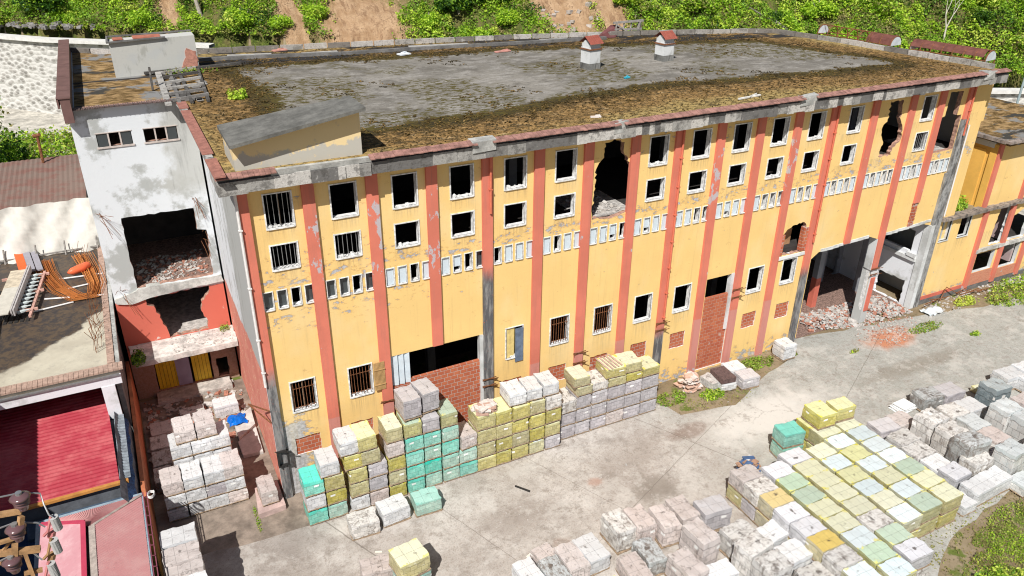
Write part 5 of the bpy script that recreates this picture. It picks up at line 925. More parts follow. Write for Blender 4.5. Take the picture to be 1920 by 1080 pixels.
while x < -6.0: m.box(x, x+.185, 4.84, 5.42, 5.80, 5.9+r.uniform(-.006, .006)); x += .2
m.build('front_brick_coping', brk, T)
m = MB(); y = 5.5
while y < 20.5: m.box(-6.42, -6.12, y, y+.15, 5.80, 5.9+r.uniform(-.01, .03)); m.box(-6.10, -5.92, y, y+.158, 5.6, 5.86, 1); y += .165
m.build('side_brick_coping', [brk, CONC2], T)
m = MB(); m.box(-16, -5.97, 4.78, 5.06, 5.15, 5.549); m.box(-6.85, -6.3, 4.75, 5.0, 3.4, 5.15); m.box(-16, -6, 4.7, 4.80, 5.6, 5.68, 1)
m.build('portal_frame', [mat_white('white_portal', (.72, .72, .76)), STEEL], T)
m = MB(); m.box(-16, -6.1, 9, 9.2, 0, 5.5); m.box(-6.25, -6.05, 5.05, 21, 0, 5.5); m.build('wall', DCON, T)
for x, y in ((-6.75, 8.2), (-6.7, 7.1), (-6.8, 11.6), (-7.1, 17.8), (-6.7, 9.6)):
    m = MB()
    for k in range(7): xa = x+r.uniform(-.25, .25); ya = y+r.uniform(-.3, .3); m.tube([(xa, ya, 5.8), (xa+r.uniform(-.15, .15), ya+r.uniform(-.1, .1), 6.4), (xa+r.uniform(-.4, .4), ya+r.uniform(-.3, .3), 6.7+r.uniform(0, .4))], .012, 4)
    m.build('starter_bars', RUST, T)
at_base(T, (-11, 5, 0))
def corrugated(mb, P, n_, amp, mi=0):        # P: four corners, ridges run from edge P0-P3 to edge P1-P2
    P = [Vector(p) for p in P]; nrm = (P[1]-P[0]).cross(P[3]-P[0]).normalized(); V = []; K = n_*6
    for k in range(K+1):
        t = k/K; a = P[0].lerp(P[3], t); b = P[1].lerp(P[2], t); h = nrm*amp*math.sin(2*math.pi*n_*t); V += [a+h, b+h]
    mb.add(V, [(2*k, 2*k+1, 2*k+3, 2*k+2) for k in range(K)], mi)
T = thing('red_roof_shed', 'shed with a red corrugated roof half in shadow under the slab building', 'shed')
m = MB(); corrugated(m, [(-15, -.05, 3.45), (-6.68, -.05, 3.45), (-6.95, 8.2, 3.75), (-15, 8.2, 3.75)], 33, .035); m.build('corrugated_roof', mat_corr('red_corrugated_sheet', (.34, .026, .045), c2=(.44, .09, .10), glossy=.7), T, smooth=True)
m = MB(); m.box(-15, -6.35, -.2, -.02, 3.34, 3.46); m.build('orange_gutter', simple('orange_gutter_paint', (.50, .23, .06), .2, 3, .5), T)
m = MB(); m.box(-15, -6.7, -.0, 8, 0, 3.35); m.build('wall', simple('shed_wall', (.12, .13, .15), .3, 2), T)
m = MB(); corrugated(m, [(-6.66, 0, 3.5), (-6.25, 0, 3.45), (-6.25, 4.7, 3.55), (-6.66, 4.7, 3.6)], 22, .02); m.build('grey_side_sheet', simple('grey_fibre_sheet', (.22, .25, .28), .4, 5, .6), T)
at_base(T, (-10.5, 0, 0))
T = thing('blue_lean_to', 'dark navy lean-to roof between the red corrugated roof and the pink roof', 'shed')
m = MB(); m.add([(-10.2, -.9, 2.45), (-6.35, -.9, 2.45), (-6.35, -.22, 2.75), (-10.2, -.22, 2.75), (-10.2, -.9, 0), (-6.35, -.9, 0), (-6.35, -.22, 0), (-10.2, -.22, 0)], [(0, 1, 2, 3), (4, 5, 1, 0), (5, 6, 2, 1), (7, 4, 0, 3)]); m.build('roof_sheet', simple('navy_sheet', (.045, .075, .12), .3, 3, .5), T)
m = MB(); m.box(-9.0, -7.6, -.75, -.6, 2.62, 2.66); m.build('lilac_board', LAV, T); m = MB(); m.box(-6.5, -6.28, -.9, -.1, 2.2, 3.1); m.build('white_end_post', WHITE, T)
m = MB(); m.box(-14, -9.85, -4.5, -.3, 0, 2.3); m.build('navy_wing', simple('navy_blue_tarpaulin', (.02, .05, .13), .5, 2, .5, .05), T)
at_base(T, (-8, -.5, 0))
T = thing('pink_roof_house', 'low house with a faded pink hipped metal roof at the bottom left', 'house')
z0, z1 = 3.15, 3.75; R1 = (-7.75, -2.75, z1); ribs = MB()
pk = mat_corr('faded_pink_sheet', (.56, .26, .26), c2=(.60, .33, .32), glossy=.5); pk2 = mat_corr('glossy_pink_sheet', (.56, .28, .31), c2=(.64, .40, .42), glossy=.5)
m = MB(); corrugated(m, [(-5.98, -.95, z0), R1, R1, (-9.6, -.95, z0)], 46, .012); m.build('back_slope', pk, T)
m = MB(); corrugated(m, [(-5.98, -14, z0), (-7.6, -14, z1), (-7.6, -2.75, z1), (-5.98, -.95, z0)], 90, .008); m.build('side_slope', pk, T)
m = MB(); m.box(-6.0, -5.92, -14, -.9, z0-.1, z0-.02); m.box(-9.7, -5.95, -.98, -.86, z0-.12, z0+.02); m.box(-9.75, -9.6, -14, -.9, z0-.1, z0+.03); m.build('grey_gutter', simple('blue_grey_gutter', (.28, .36, .42), .2, 3, .5), T)
m = MB(); m.bar((-7.72, -2.75, z1+.02), (-7.6, -14, z1+.02), .22, .02); m.bar((-5.98, -.98, z0+.02), (-7.7, -2.75, z1+.02), .12, .02); m.build('ridge_flashing', simple('beige_flashing', (.42, .36, .32), .3, 5), T)
m = MB(); m.add([(-8.05, -2.6, z1+.12), (-9.5, -1.55, z1-.25), (-9.6, -14, z1-.25), (-8.05, -14, z1+.12)], [(0, 1, 2, 3)]); m.build('glossy_slope', pk2, T)
m = MB(); m.bar((-7.98, -2.55, z1+.14), (-7.98, -14, z1+.14), .17, .06); m.bar((-7.95, -2.55, z1+.14), (-9.5, -1.5, z1-.23), .16, .05); m.build('hot_pink_flashing', simple('hot_pink_flashing', (.50, .06, .11), .1, 3, .5), T)
m = MB(); m.box(-9.6, -6.0, -14, -1.0, 0, z0-.12); m.build('wall', simple('house_wall', (.3, .28, .26)), T); at_base(T, (-7.8, -7, 0))
T = thing('alley_wall', 'thin terracotta wall along the left side of the pallet alley', 'wall')
m = MB(); m.box(-6.0, -5.84, -1.5, 11.0, 0, 2.7); m.box(-6.0, -5.84, -14, -1.5, 0, 1.9, 1); m.build('wall', [simple('terracotta_render', (.50, .17, .08), .3, 1.5), simple('ochre_render', (.36, .22, .05), .4, 1.5)], T)
m = MB(); m.box(-6.04, -6.0, 0, 10, 2.0, 2.12); m.build('wall_rail', STEEL, T); at_base(T, (-5.9, 2, 0))
m = MB(); rr = random.Random(5)
for a, b_ in (((-5.9, -.9, 3.2), (-5.88, -9, 3.0)), ((-5.77, -.9, 3.15), (-5.75, -9, 2.95))): m.bar(a, b_, .035)
for k in range(14): y = -1.2-k*.58; m.bar((-5.9, y, 3.18), (-5.76, y, 3.13), .025)
tag(m.build('cable_ladder', simple('dark_pink_steel', (.22, .06, .09), .2, 5)), 'narrow dark pink metal ladder running beside the pink roof', 'ladder')
m = MB(); pts = [(-5.6+.13*math.cos(t*.5)*(1+.1*math.sin(t)), -1.3+.2*math.sin(t*.5), 3.22+.004*t) for t in range(40)]; m.tube(pts, .016, 5); tag(m.build('cable_coil', PIPE), 'small coil of white cable at the corner of the pink roof', 'cable')
# blue edged fabric rolls hung on the alley fence
m = MB(); V = []; N_ = 18
for k in range(N_+1):
    y = 5.0-k*.36; V += [(-6.62+.02*math.sin(k), y, 3.75+.05*math.sin(k*1.3)), (-6.42, y, 3.35+.06*math.sin(k*.9)), (-6.16+.03*math.sin(k*1.7), y, 3.0), (-6.06, y, 2.3)]
for k in range(N_):
    for j in range(3): m.add([V[4*k+j], V[4*k+j+1], V[4*k+4+j+1], V[4*k+4+j]], [(0, 1, 2, 3)], j % 2)
tag(m.build('shade_netting', [simple('grey_netting', (.16, .18, .20), .4, 6), simple('blue_netting_edge', (.03, .09, .22), .6, 9)]), 'grey and blue shade netting hung down beside the red corrugated roof', 'netting')
# brown shed behind with the tarpaulin
T = thing('brown_roof_shed', 'shed with a rusty brown corrugated roof behind the tarpaulin', 'shed')
m = MB(); corrugated(m, [(-15, 20.9, 8.55), (-6.3, 20.9, 8.6), (-6.6, 29.5, 8.9), (-15, 29.8, 8.9)][::1], 1, 0)
m = MB(); K = 60
for k in range(K):
    xa = -15+8.6*k/K; xb = xa+8.6/K; h = .035 if k % 2 else -.0
    m.add([(xa, 20.9, 8.56+h), (xb, 20.9, 8.56+.035-h), (xb, 29.6, 8.9+.035-h), (xa, 29.6, 8.9+h)], [(0, 1, 2, 3)])
m.build('corrugated_roof', mat_corr('rusty_brown_sheet', (.20, .145, .12), c2=(.20, .10, .08), glossy=.8), T)
m = MB(); m.box(-15, -6.5, 21.2, 29.3, 4, 8.45); m.build('wall', DCON, T); at_base(T, (-10.5, 25, 4))
m = MB(); m.tube([(-8.75, 28.6, 8.9), (-8.7, 28.7, 10.6)], .09, 7); m.tube([(-8.95, 28.7, 10.65), (-8.5, 28.7, 10.72)], .12, 7); tag(m.build('flue_pipe', RUST), 'thin rusty flue pipe standing at the far edge of the brown roof', 'pipe')
m = MB(); nx_, nz_ = 40, 14; V = []
for i in range(nx_+1):
    for j in range(nz_+1):
        x = -16+9.9*i/nx_; t = j/nz_; z = 8.72-t*(3.2-.25*math.sin(i*.37)); y = 20.75-.75*t-.35*t*t+.12*math.sin(i*.9+j*.3)+.07*math.sin(i*2.3-j*.8)+.05*math.sin(i*1.4+j*1.3)+(.35*t*max(0, math.sin(i*.31-1))); V.append((x, y, z))
m.add(V, [(i*(nz_+1)+j, (i+1)*(nz_+1)+j, (i+1)*(nz_+1)+j+1, i*(nz_+1)+j+1) for i in range(nx_) for j in range(nz_)])
tag(m.build('tarpaulin', simple('cream_tarpaulin', (.62, .60, .55), .12, 1.2, .8, .01), smooth=True), 'large creased cream tarpaulin hanging from the brown shed to the slab roof', 'tarpaulin')
m = MB()
for x in (-15, -13, -11.2, -9.6, -8.1, -6.4): m.tube([(x, 19.6, 5.8), (x+.05, 19.9, 6.6)], .05, 6)
m.bar((-15, 19.75, 6.0), (-6.3, 19.75, 6.0), .08); tag(m.build('tarpaulin_props', WOODG), 'row of short timber props under the hem of the tarpaulin', 'props')
# things lying on the slab roof
T = thing('timber_rack', 'rack of boards and bottles on pink rails at the left of the slab roof', 'rack', (-10.2, 14.4, 5.8), math.radians(-6))
m = MB(); m.box(-.75, -.02, -2.6, 2.6, .55, .6); m.box(-.75, -.1, -2.55, -.5, .6, .64); m.build('deck_board', simple('pale_board', (.58, .50, .38), .3, 3), T)
m = MB(); m.box(-.68, .0, -2.9, .2, .62, .68); m.build('beige_board', simple('beige_board', (.56, .53, .46), .1, 3), T)
m = MB()
for x in (.05, .16): m.box(x, x+.07, -2.7, 2.7, .4, .75)
m.build('side_rail', simple('grey_channel', (.46, .43, .42), .2, 4, .5), T)
m = MB(); m.bar((.85, -2.8, .3), (.85, 2.6, .3), .12)
for y in (-2.0, .2, 2.3): m.bar((-1.2, y, .25), (1.1, y, .3), .12)
m.build('pink_rail', simple('pink_timber', (.55, .32, .26), .2, 4), T)
for k in range(10): m = MB(); y = -2.3+k*.48; m.tube([(.25, y, .35), (.55, y, .42), (.66, y, .44), (.8, y, .45)], [.09, .09, .035, .03], 7); m.build('bottle', simple('clear_bottle', (.45, .5, .5), .2, 5, .2) if k == 0 else bpy.data.materials['clear_bottle'], T)
m = MB()
for k in range(6): m.bar((-.6+.25*k, -2.7, .02), (-.6+.25*k, 2.5, .02), .16, .04)
m.build('dark_skid', BLK, T)
m = MB(); m.obox((0, 0, .35), (.42, 4.2, .12), Matrix.Rotation(.1, 3, 'Y')); o = m.build('steel_door_leaf', simple('orange_painted_steel', (.78, .12, .02), .1, 3, .5)); o.location = (-10.4, 19.3, 5.85); o.rotation_euler[2] = .14; tag(o, 'long bright orange steel panel lying behind the rack', 'panel')
m = MB(); m.obox((0, 0, .32), (.35, 3.5, .1), Matrix.Identity(3)); m.obox((.38, 0, .25), (.32, 3.4, .08), Matrix.Identity(3)); o = m.build('steel_door_leaf', simple('grey_painted_steel', (.30, .29, .33), .1, 3, .5)); o.location = (-9.95, 18.9, 5.85); o.rotation_euler[2] = .14; tag(o, 'pair of grey steel panels beside the bright orange one', 'panel')
m = MB(); r = random.Random(21); path = [(-9.2, 18.8), (-8.9, 16.8), (-8.3, 14.6), (-7.5, 13.1), (-6.85, 13.0), (-6.7, 14.4), (-6.95, 16.4), (-7.4, 18.9)]
for k in range(85):
    ox = r.gauss(0, .16); oz = abs(r.gauss(0, .07)); a0 = r.uniform(0, .7); pts = []
    for i, (x, y) in enumerate(path):
        dd = Vector(path[min(i+1, 7)])-Vector(path[max(i-1, 0)]); q = Vector((-dd.y, dd.x)).normalized()*ox*(1+1.1*abs(i-3.8)/3.5*.5); pts.append((x+q.x+r.uniform(-.03, .03), y+q.y, 5.88+oz+r.uniform(0, .03)))
    m.tube(pts, .013, 3, cap=False)
tag(m.build('rebar_bundle', simple('orange_rust_rebar', (.52, .19, .05), .3, 6)), 'horseshoe-shaped bundle of bent rusty orange reinforcing bars on the slab', 'rebar bundle')
m = MB(); m.tube([(-7.95, 16.05, 6.15), (-7.75, 16.15, 6.15), (-7.3, 16.4, 6.15), (-6.95, 16.75, 6.15), (-6.85, 16.9, 6.15)], [.05, .2, .24, .2, .06], 10); tag(m.build('float_roll', simple('orange_plastic_roll', (.80, .15, .06), .08, 3, .4), smooth=True), 'bright orange rounded plastic roll lying across the rebar bundle', 'roll')
for k, (a, b_, lb) in enumerate((((-9.5, 16.2, 5.86), (-6.25, 15.8, 5.88), 'pale pipe farthest back under the rebar on the slab'), ((-9.1, 13.8, 5.86), (-6.3, 12.9, 5.9), 'pale pipe crossing the curve of the rebar bundle'), ((-9.6, 12.5, 5.86), (-7.75, 12.8, 5.86), 'pale pipe nearest the camera leading from the rack'), ((-8.0, 14.6, 5.86), (-6.6, 14.8, 5.86), 'short pale pipe inside the loop of the rebar'))):
    m = MB(); m.tube([a, b_], .045, 6); tag(m.build('loose_pipe', PIPE), lb, 'pipe', 'pale pipes lying on the slab roof')
# neighbouring house beyond the left picture edge: its shadow falls on the slab and the red roof
T = thing('neighbour_house', 'plain rendered house standing beyond the left edge of the picture', 'house', (-17, 2, 0)); m = MB(); m.box(-4, 4, -12, 11.5, 0, 9.1); m.build('wall', CONC2, T); m = MB(); m.box(-4.2, 4.1, -12.2, 11.7, 9.1, 9.3); m.build('roof', DCON, T)
# ---------------------------------------------------------------- power pole in the near left corner
T = thing('power_pole', 'timber-coloured steel power pole with brown insulators and grey arresters, close at bottom left', 'power pole', (-6.1, -20.6, 0))
PO = simple('ochre_painted_steel', (.36, .21, .10), .3, 9, .7); DK = simple('brown_porcelain', (.13, .07, .075), .1, 3, .18, 0, 0, .7); GYP = simple('grey_polymer', (.42, .42, .41), .1, 5, .5); PKS = simple('pink_red_steel', (.55, .20, .20), .2, 6, .6)
def loc(px, py, dist):
    d = f_ + rt_*((px-960)/FPX) - up_*((py-540)/FPX); d.normalize(); return Vector(CAM)+d*dist-Vector((-6.1, -20.6, 0))
P0 = loc(38, 975, 12.0); P1 = loc(32, 1030, 12.3); P2 = loc(24, 1095, 12.6)
m = MB(); m.bar(loc(40, 968, 12), loc(36, 1000, 12.1), .06); m.bar(P1+Vector((0, 0, .1)), loc(28, 1066, 12.5), .07); m.bar(loc(44, 1030, 12.3), loc(64, 1085, 12.5), .045); m.bar(loc(-40, 972, 12.2), loc(40, 958, 12.0), .06); m.bar(loc(-40, 1042, 12.4), loc(76, 1029, 12.3), .07)
m.bar(loc(-40, 1030, 12.3), loc(30, 1008, 12.15), .045); m.bar(loc(-10, 1052, 12.4), loc(22, 1012, 12.3), .03); m.bar(loc(-40, 1062, 12.6), loc(26, 1050, 12.5), .05); m.bar(loc(45, 1075, 12.5), loc(80, 1068, 12.5), .05)
m.build('cross_arm', PO, T)
m = MB()
for sx, sy in ((-.22, -.22), (.22, -.22), (.22, .22), (-.22, .22)): m.bar((.05+sx*1.6, -.3+sy*1.6, 0), (sx*.4+.0, sy*.4-.05, 17.2), .09)
for k in range(14): z = .4+k*1.2; f = 1.6-1.2*z/17.2; m.bar((-.22*f, -.22*f-.2, z), (.22*f, -.22*f-.2, z+1.1), .04); m.bar((.22*f, .22*f-.2, z), (.22*f, -.22*f-.2, z+1.1), .04)
m.build('mast', PO, T)
def insul(px, py, dist, s_):
    c = loc(px, py, dist); m = MB(); prof = [(.20, .035), (.195, .06), (.17, .10), (.15, .125), (.13, .08), (.10, .078), (.09, .10), (.075, .075), (.05, .072), (.04, .095), (.025, .07), (.0, .065), (-.05, .05)]
    V = []; n_ = 20
    for (z, rr_) in [(.2, .02)]+prof: V += [(c.x+rr_*s_*math.cos(2*math.pi*j/n_), c.y+rr_*s_*math.sin(2*math.pi*j/n_), c.z+z*s_-.1*s_) for j in range(n_)]
    m.add(V, [(i*n_+j, i*n_+(j+1) % n_, (i+1)*n_+(j+1) % n_, (i+1)*n_+j) for i in range(len(prof)) for j in range(n_)]); io = m.build('insulator', DK, T, smooth=True)
    m = MB(); m.tube([c+Vector((0, 0, .09*s_)), c+Vector((0, 0, .13*s_))], .04*s_, 10); m.build('metal_cap', STEEL, io)
for px, py, d_ in ((39, 938, 11.9), (31, 996, 12.1), (24, 1056, 12.4)): insul(px, py, d_, .98)
for k, (ax, ay, bx, by) in enumerate(((100, 969, 110, 992), (100, 1012, 110, 1035), (95, 1056, 106, 1082))):
    a_ = loc(ax, ay, 12.0+.15*k); b_ = loc(bx, by, 12.15+.15*k); m = MB(); n_ = 12
    for q in range(n_): p = a_.lerp(b_, q/n_); p2 = a_.lerp(b_, (q+.45)/n_); m.tube([p, p2, a_.lerp(b_, (q+1)/n_)], [.055, .055, .032], 10)
    m.build('surge_arrester', GYP, T, smooth=False)
    m = MB(); m.tube([a_+Vector((-.02, 0, .03)), loc(ax-12, ay+22, 12.1+.15*k)+Vector((0, 0, -.05)), loc(ax-18, ay+36, 12.2+.15*k)], .02, 6); m.bar(loc(ax-2, ay+26, 12.2+.15*k), loc(ax-4, ay+38, 12.3+.15*k), .07); m.build('fuse_arm', PKS if k != 1 else PO, T)
m = MB()
for k, (pts) in enumerate(([(-30, 945), (0, 932), (39, 924), (75, 925), (82, 945), (92, 966), (99, 969)], [(-30, 1000), (0, 990), (30, 979), (70, 980), (85, 988)], [(-30, 1065), (0, 1052), (24, 1040), (60, 1035), (80, 1050)])):
    m.tube([loc(px, py, 11.95+.2*k) for px, py in pts], .011, 5)
m.build('wire', STEEL, T)
# ---------------------------------------------------------------- vegetation
LF1 = mat_leaf('leaf_bright', (.34, .56, .03), (.60, .78, .07), (.62, .70, .12)); LF2 = mat_leaf('leaf_mid', (.16, .34, .02), (.36, .56, .05), (.16, .30, .03)); LF3 = mat_leaf('leaf_dark', (.02, .065, .012), (.06, .15, .02), (.03, .09, .01)); LF4 = mat_leaf('leaf_olive', (.28, .28, .08), (.42, .44, .12), (.34, .27, .13))
BARK = simple('pale_bark', (.36, .32, .27), .3, 6)
def leaf_mesh(name, pts, size, mat, seed=0, up=.35):
    r = np.random.default_rng(seed); n = len(pts); P = np.asarray(pts, dtype=np.float64)
    nr = r.normal(size=(n, 3)); nr[:, 2] = np.abs(nr[:, 2])+up; nr /= np.linalg.norm(nr, axis=1)[:, None]
    a = np.cross(nr, r.normal(size=(n, 3))); a /= np.linalg.norm(a, axis=1)[:, None]; b = np.cross(nr, a)
    s = (size*(.55+.9*r.random(n)))[:, None]; mid = P+nr*s*.12
    V = np.stack([P-a*s*.62, mid-b*s*.34, P+a*s*.62, mid+b*s*.34], 1).reshape(-1, 3)
    me = bpy.data.meshes.new(name); me.vertices.add(4*n); me.vertices.foreach_set('co', V.ravel()); me.loops.add(4*n); me.loops.foreach_set('vertex_index', np.arange(4*n, dtype=np.int32))
    me.polygons.add(n); me.polygons.foreach_set('loop_start', np.arange(0, 4*n, 4, dtype=np.int32)); me.update(calc_edges=True)
    for q in (mat if isinstance(mat, (list, tuple)) else [mat]): me.materials.append(q)
    if isinstance(mat, (list, tuple)): me.polygons.foreach_set('material_index', r.integers(0, len(mat), n).astype(np.int32))
    return me
def blob_pts(n, R, seed, lobes=9, hollow=.55):
    r = np.random.default_rng(seed); C = r.normal(size=(lobes, 3)); C /= np.linalg.norm(C, axis=1)[:, None]; C *= r.uniform(.3, .62, (lobes, 1)); C[:, 2] = np.abs(C[:, 2])*.8; rad = r.uniform(.28, .5, lobes)
    k = r.integers(0, lobes, n); d = r.normal(size=(n, 3)); d /= np.linalg.norm(d, axis=1)[:, None]; P = C[k]+d*(rad[k]*(hollow+(1-hollow)*r.random(n)))[:, None]; return P*np.array(R)
def tz_(x, y): return float(terr(np.array(float(x)), np.array(float(y)))[0])
# bare soil scars on the hill (x, y, rx, ry) where nothing grows
SC = [(21.0, 53.5, 3.9, 6.0), (14.4, 57.5, 1.1, 5), (3.3, 64.2, .9, 3), (40.0, 45.0, 2.6, 4), (43.8, 43, 1.2, 4), (25.5, 58, 3, 4)]
def scar(x, y): 
    v = np.full(np.shape(x), 9.0)
    for a, b, c, d in SC: v = np.minimum(v, ((x-a)/c)**2+((y-b)/d)**2)
    return v+.35*np.sin(x*2.1)*np.cos(y*1.7)+.2*np.sin(x*5.3+y*3)
def hillveg(name, label_, n, size, mat, seed, dmin, dmax, freq, thr, hmax, xr=(-34, 112)):
    r = np.random.default_rng(seed); x = r.uniform(xr[0], xr[1], n*3); XW = [-60, -14.8, -8.8, 20, 45, 70, 95, 150]; YW = [98, 70, 64, 50, 33, 18, 8, -10]; d = r.uniform(dmin, dmax, n*3); y = np.interp(x, XW, YW)+d/.9
    f = np.sin(x*freq+seed)*np.cos(y*freq*1.2-seed*2)+.6*np.sin(x*freq*2.3+y*freq*1.7+seed)+.4*np.cos(x*freq*4.1-y*freq*3.3); keep = (f > thr) & (scar(x, y) > 1.0); x, y, f = x[keep][:n], y[keep][:n], f[keep][:n]
    z, _ = terr(x, y); h = np.clip((f-thr)*hmax*.6, .1, hmax); z = z+h*(r.random(len(x))**.5); me = leaf_mesh(name, np.stack([x, y, z], 1), size, mat, seed, .6); return link(name, me)
for i, (nm, n, sz, mt, sd, a, b, fr, th, hm) in enumerate((('hillside_scrub', 90000, .20, LF2, 1, 1.5, 14, .55, -1.3, 1.0), ('hillside_scrub', 100000, .20, LF1, 2, 1.5, 14, .7, -.25, 1.3), ('hillside_scrub', 26000, .22, LF3, 3, 1.5, 14, .45, .55, 1.6), ('hillside_scrub', 60000, .17, LF4, 4, 1.5, 14, .8, -.2, .7))):
    tag(hillveg(nm, '', n, sz, mt, sd, a, b, fr, th, hm), kind='stuff')
# individual shrubs and trees on the hill
SHM = {k: [leaf_mesh('crown', blob_pts(3200, (1, 1, .9), 30+j, 16, .45), .10, mt, j, .3) for j in range(3)] for k, mt in (('b', [LF1, LF1, LF2]), ('d', [LF3, LF3, LF2]), ('m', [LF2, LF1, LF4]))}
SHL = [('b', 9.5, 58.5, 2.2, 'bright green large-leaved bush right of the small left gully'), ('b', .2, 62.8, 1.8, 'bright green bush just behind the lift room'), ('b', 13.0, 56.2, 1.5, 'bright bush left of the narrow ribbon of bare soil'), ('b', 17.0, 57.0, 1.6, 'leafy tongue of shrub between the two bare slips'), ('d', -8.5, 68.5, 3.0, 'dark rounded tree above the pale stone wall at far left'), ('m', -13.0, 70.5, 2.2, 'mid green shrub at the top left corner'), ('d', 30.5, 50.5, 2.8, 'dark tree right of the big landslip'),
       ('b', 27.2, 50.4, 2.0, 'bright shrub at the right rim of the big landslip'), ('b', 34.6, 46.6, 1.8, 'bright bush above the rear parapet left of the rocky slip'), ('d', 34.0, 50.0, 2.4, 'dark tree above the bright bush left of the rocky slip'), ('b', 46.0, 41.6, 2.0, 'round bright shrub right of the timber frame'), ('m', 52.0, 38.2, 2.4, 'yellow-green crown above the right roof vent'), ('d', 58.5, 33.6, 1.6, 'small dark bush beside the fallen trunk'), ('b', 63.5, 32.6, 2.2, 'bright shrub above the bare arched skylight'),
       ('m', 69.0, 29.6, 2.3, 'yellow-green shrub left of the pale forked tree'), ('b', 79.5, 26.3, 2.5, 'bright shrub right of the pale forked tree'), ('d', 77.8, 24.2, 1.5, 'small dark tree casting a shadow near the right edge'), ('b', 84.5, 25.0, 2.4, 'bright shrub at the top right corner'), ('m', 79.0, 20.2, 1.8, 'low shrub above the right stone wall'), ('d', 84.6, 27.5, 1.8, 'dark bush in the top right corner'), ('m', 1.5, 66.5, 2.2, 'olive bush at the top edge left of the small gully'), ('m', 47.5, 40.0, 1.6, 'olive shrub in front of the round bright one')]
for k, x, y, s_, lb in SHL:
    t = thing('hill_shrub' if k != 'd' else 'hill_tree', lb, 'shrub' if k != 'd' else 'tree', (x, y, tz_(x, y)-.3), random.uniform(0, 6), 'shrubs and trees on the hillside')
    o = link('crown', random.choice(SHM[k]), t); o.scale = (s_, s_, s_*.9); o.location = (0, 0, s_*.35)
    m = MB(); m.tube([(0, 0, -.3), (.05*s_, .03, s_*.5), (0, .1, s_*.9)], [.09*s_, .06*s_, .02*s_], 6)
    for q in range(4): a = q*1.6; m.tube([(.03, 0, s_*.35), (math.cos(a)*s_*.4, math.sin(a)*s_*.4, s_*.75)], [.04*s_, .015*s_], 5)
    m.build('trunk', BARK, t)
def bare_tree(x, y, label, H_, seed, name='bare_tree'):
    r = random.Random(seed); t = thing(name, label, 'tree', (x, y, tz_(x, y)-.2)); m = MB()
    def grow(p, d, L, rad, n_):
        q = p+d*L; m.tube([p, (p+q)/2+Vector((r.uniform(-.1, .1), r.uniform(-.1, .1), 0))*L*.3, q], [rad, rad*.8, rad*.6], 6)
        if n_ > 0:
            for k in range(2 if n_ > 1 else 3): e = Vector((r.uniform(-.7, .7), r.uniform(-.4, .4), 1)).normalized(); grow(q, (d*.5+e*.6+Vector(((-1)**k*.35, 0, 0))).normalized(), L*.72, rad*.58, n_-1)
    grow(Vector((0, 0, 0)), Vector((0, 0, 1)), H_*.33, .13, 4); m.build('trunk', simple('pale_bare_bark', (.56, .52, .44), .2, 5), t)
bare_tree(73.2, 24.6, 'pale leafless forked tree rising behind the brown arched skylight', 5.5, 4)
m = MB(); a_ = Vector((59.5, 30.4, 11.2)); b_ = Vector((57.6, 33.6, 13.7)); m.tube([a_, a_.lerp(b_, .5)+Vector((0, 0, .1)), b_], [.32, .26, .18], 8); m.tube([a_.lerp(b_, .7), b_+Vector((-2.2, .5, .9))], [.1, .03], 5); tag(m.build('fallen_trunk', simple('grey_dead_wood', (.26, .24, .21), .3, 5)), 'grey fallen tree trunk sloping down to the roof corner', 'tree trunk')
m = MB(); m.tube([(6.1, 61.6, 12.6), (5.7, 62.4, 15.5)], [.22, .18], 8); tag(m.build('tree_trunk', BARK), 'single grey trunk at the top edge among the left shrubs', 'tree trunk')
rk = MB(); r = random.Random(31)
for k in range(60):
    x = r.uniform(37.2, 42.5); y = np.interp(x, [20, 45], [50, 33])+r.uniform(.2, 9); s_ = r.uniform(.15, .5); rk.obox((x, y, tz_(x, y)+.05), (s_*1.3, s_, s_*.8), Matrix.Rotation(r.uniform(0, 3), 3, 'Z') @ Matrix.Rotation(r.uniform(-.5, .5), 3, 'X'))
tag(rk.build('slip_rocks', simple('grey_rock', (.42, .37, .33), .3, 4)), kind='stuff')
rk = MB()
for k in range(500):
    x = r.uniform(-24, -4); y = np.interp(x, [-60, -14.8, -8.8, 20], [98, 70, 64, 50])+r.uniform(.3, 2.2)/.9; s_ = r.uniform(.15, .45); rk.obox((x, y, tz_(x, y)+.1), (s_*1.3, s_, s_*.8), Matrix.Rotation(r.uniform(0, 3), 3, 'Z') @ Matrix.Rotation(r.uniform(-.5, .5), 3, 'X'))
tag(rk.build('loose_stones', simple('dark_grey_stone', (.24, .23, .22), .4, 3)), kind='stuff')
# green strip between the gravel track and the brown roof, weeds in the yard and on the terrace
r2 = np.random.default_rng(5)
def patch(name, cx, cy, rx, ry, n, size, mat, seed, z=None, h=.35):
    r = np.random.default_rng(seed); a = r.uniform(0, 6.283, n); q = np.sqrt(r.random(n)); x = cx+rx*q*np.cos(a); y = cy+ry*q*np.sin(a)
    f = .6*np.sin(x*1.9+1.3*y+seed)*np.cos(y*2.3-.7*x+seed)+.5*np.sin(x*5.3-y*4.1+seed)+.4*np.sin(x*3.1+y*6.7)*np.cos(x*8.3)+.5*r.normal(size=n); k = f > -.35; x, y, f = x[k], y[k], f[k]
    zz = (terr(x, y)[0] if z is None else z)+r.random(len(x))*h*np.clip(f+.5, .15, 1.2); return tag(link(name, leaf_mesh(name, np.stack([x, y, zz], 1), size, mat, seed, .2)), kind='stuff')
patch('green_verge', -13, 47, 14, 8, 26000, .28, [LF2, LF1, LF4], 11, None, 1.0); patch('verge_scrub', -16.5, 45, 5.5, 5, 16000, .30, [LF3, LF2], 12, None, 2.4)
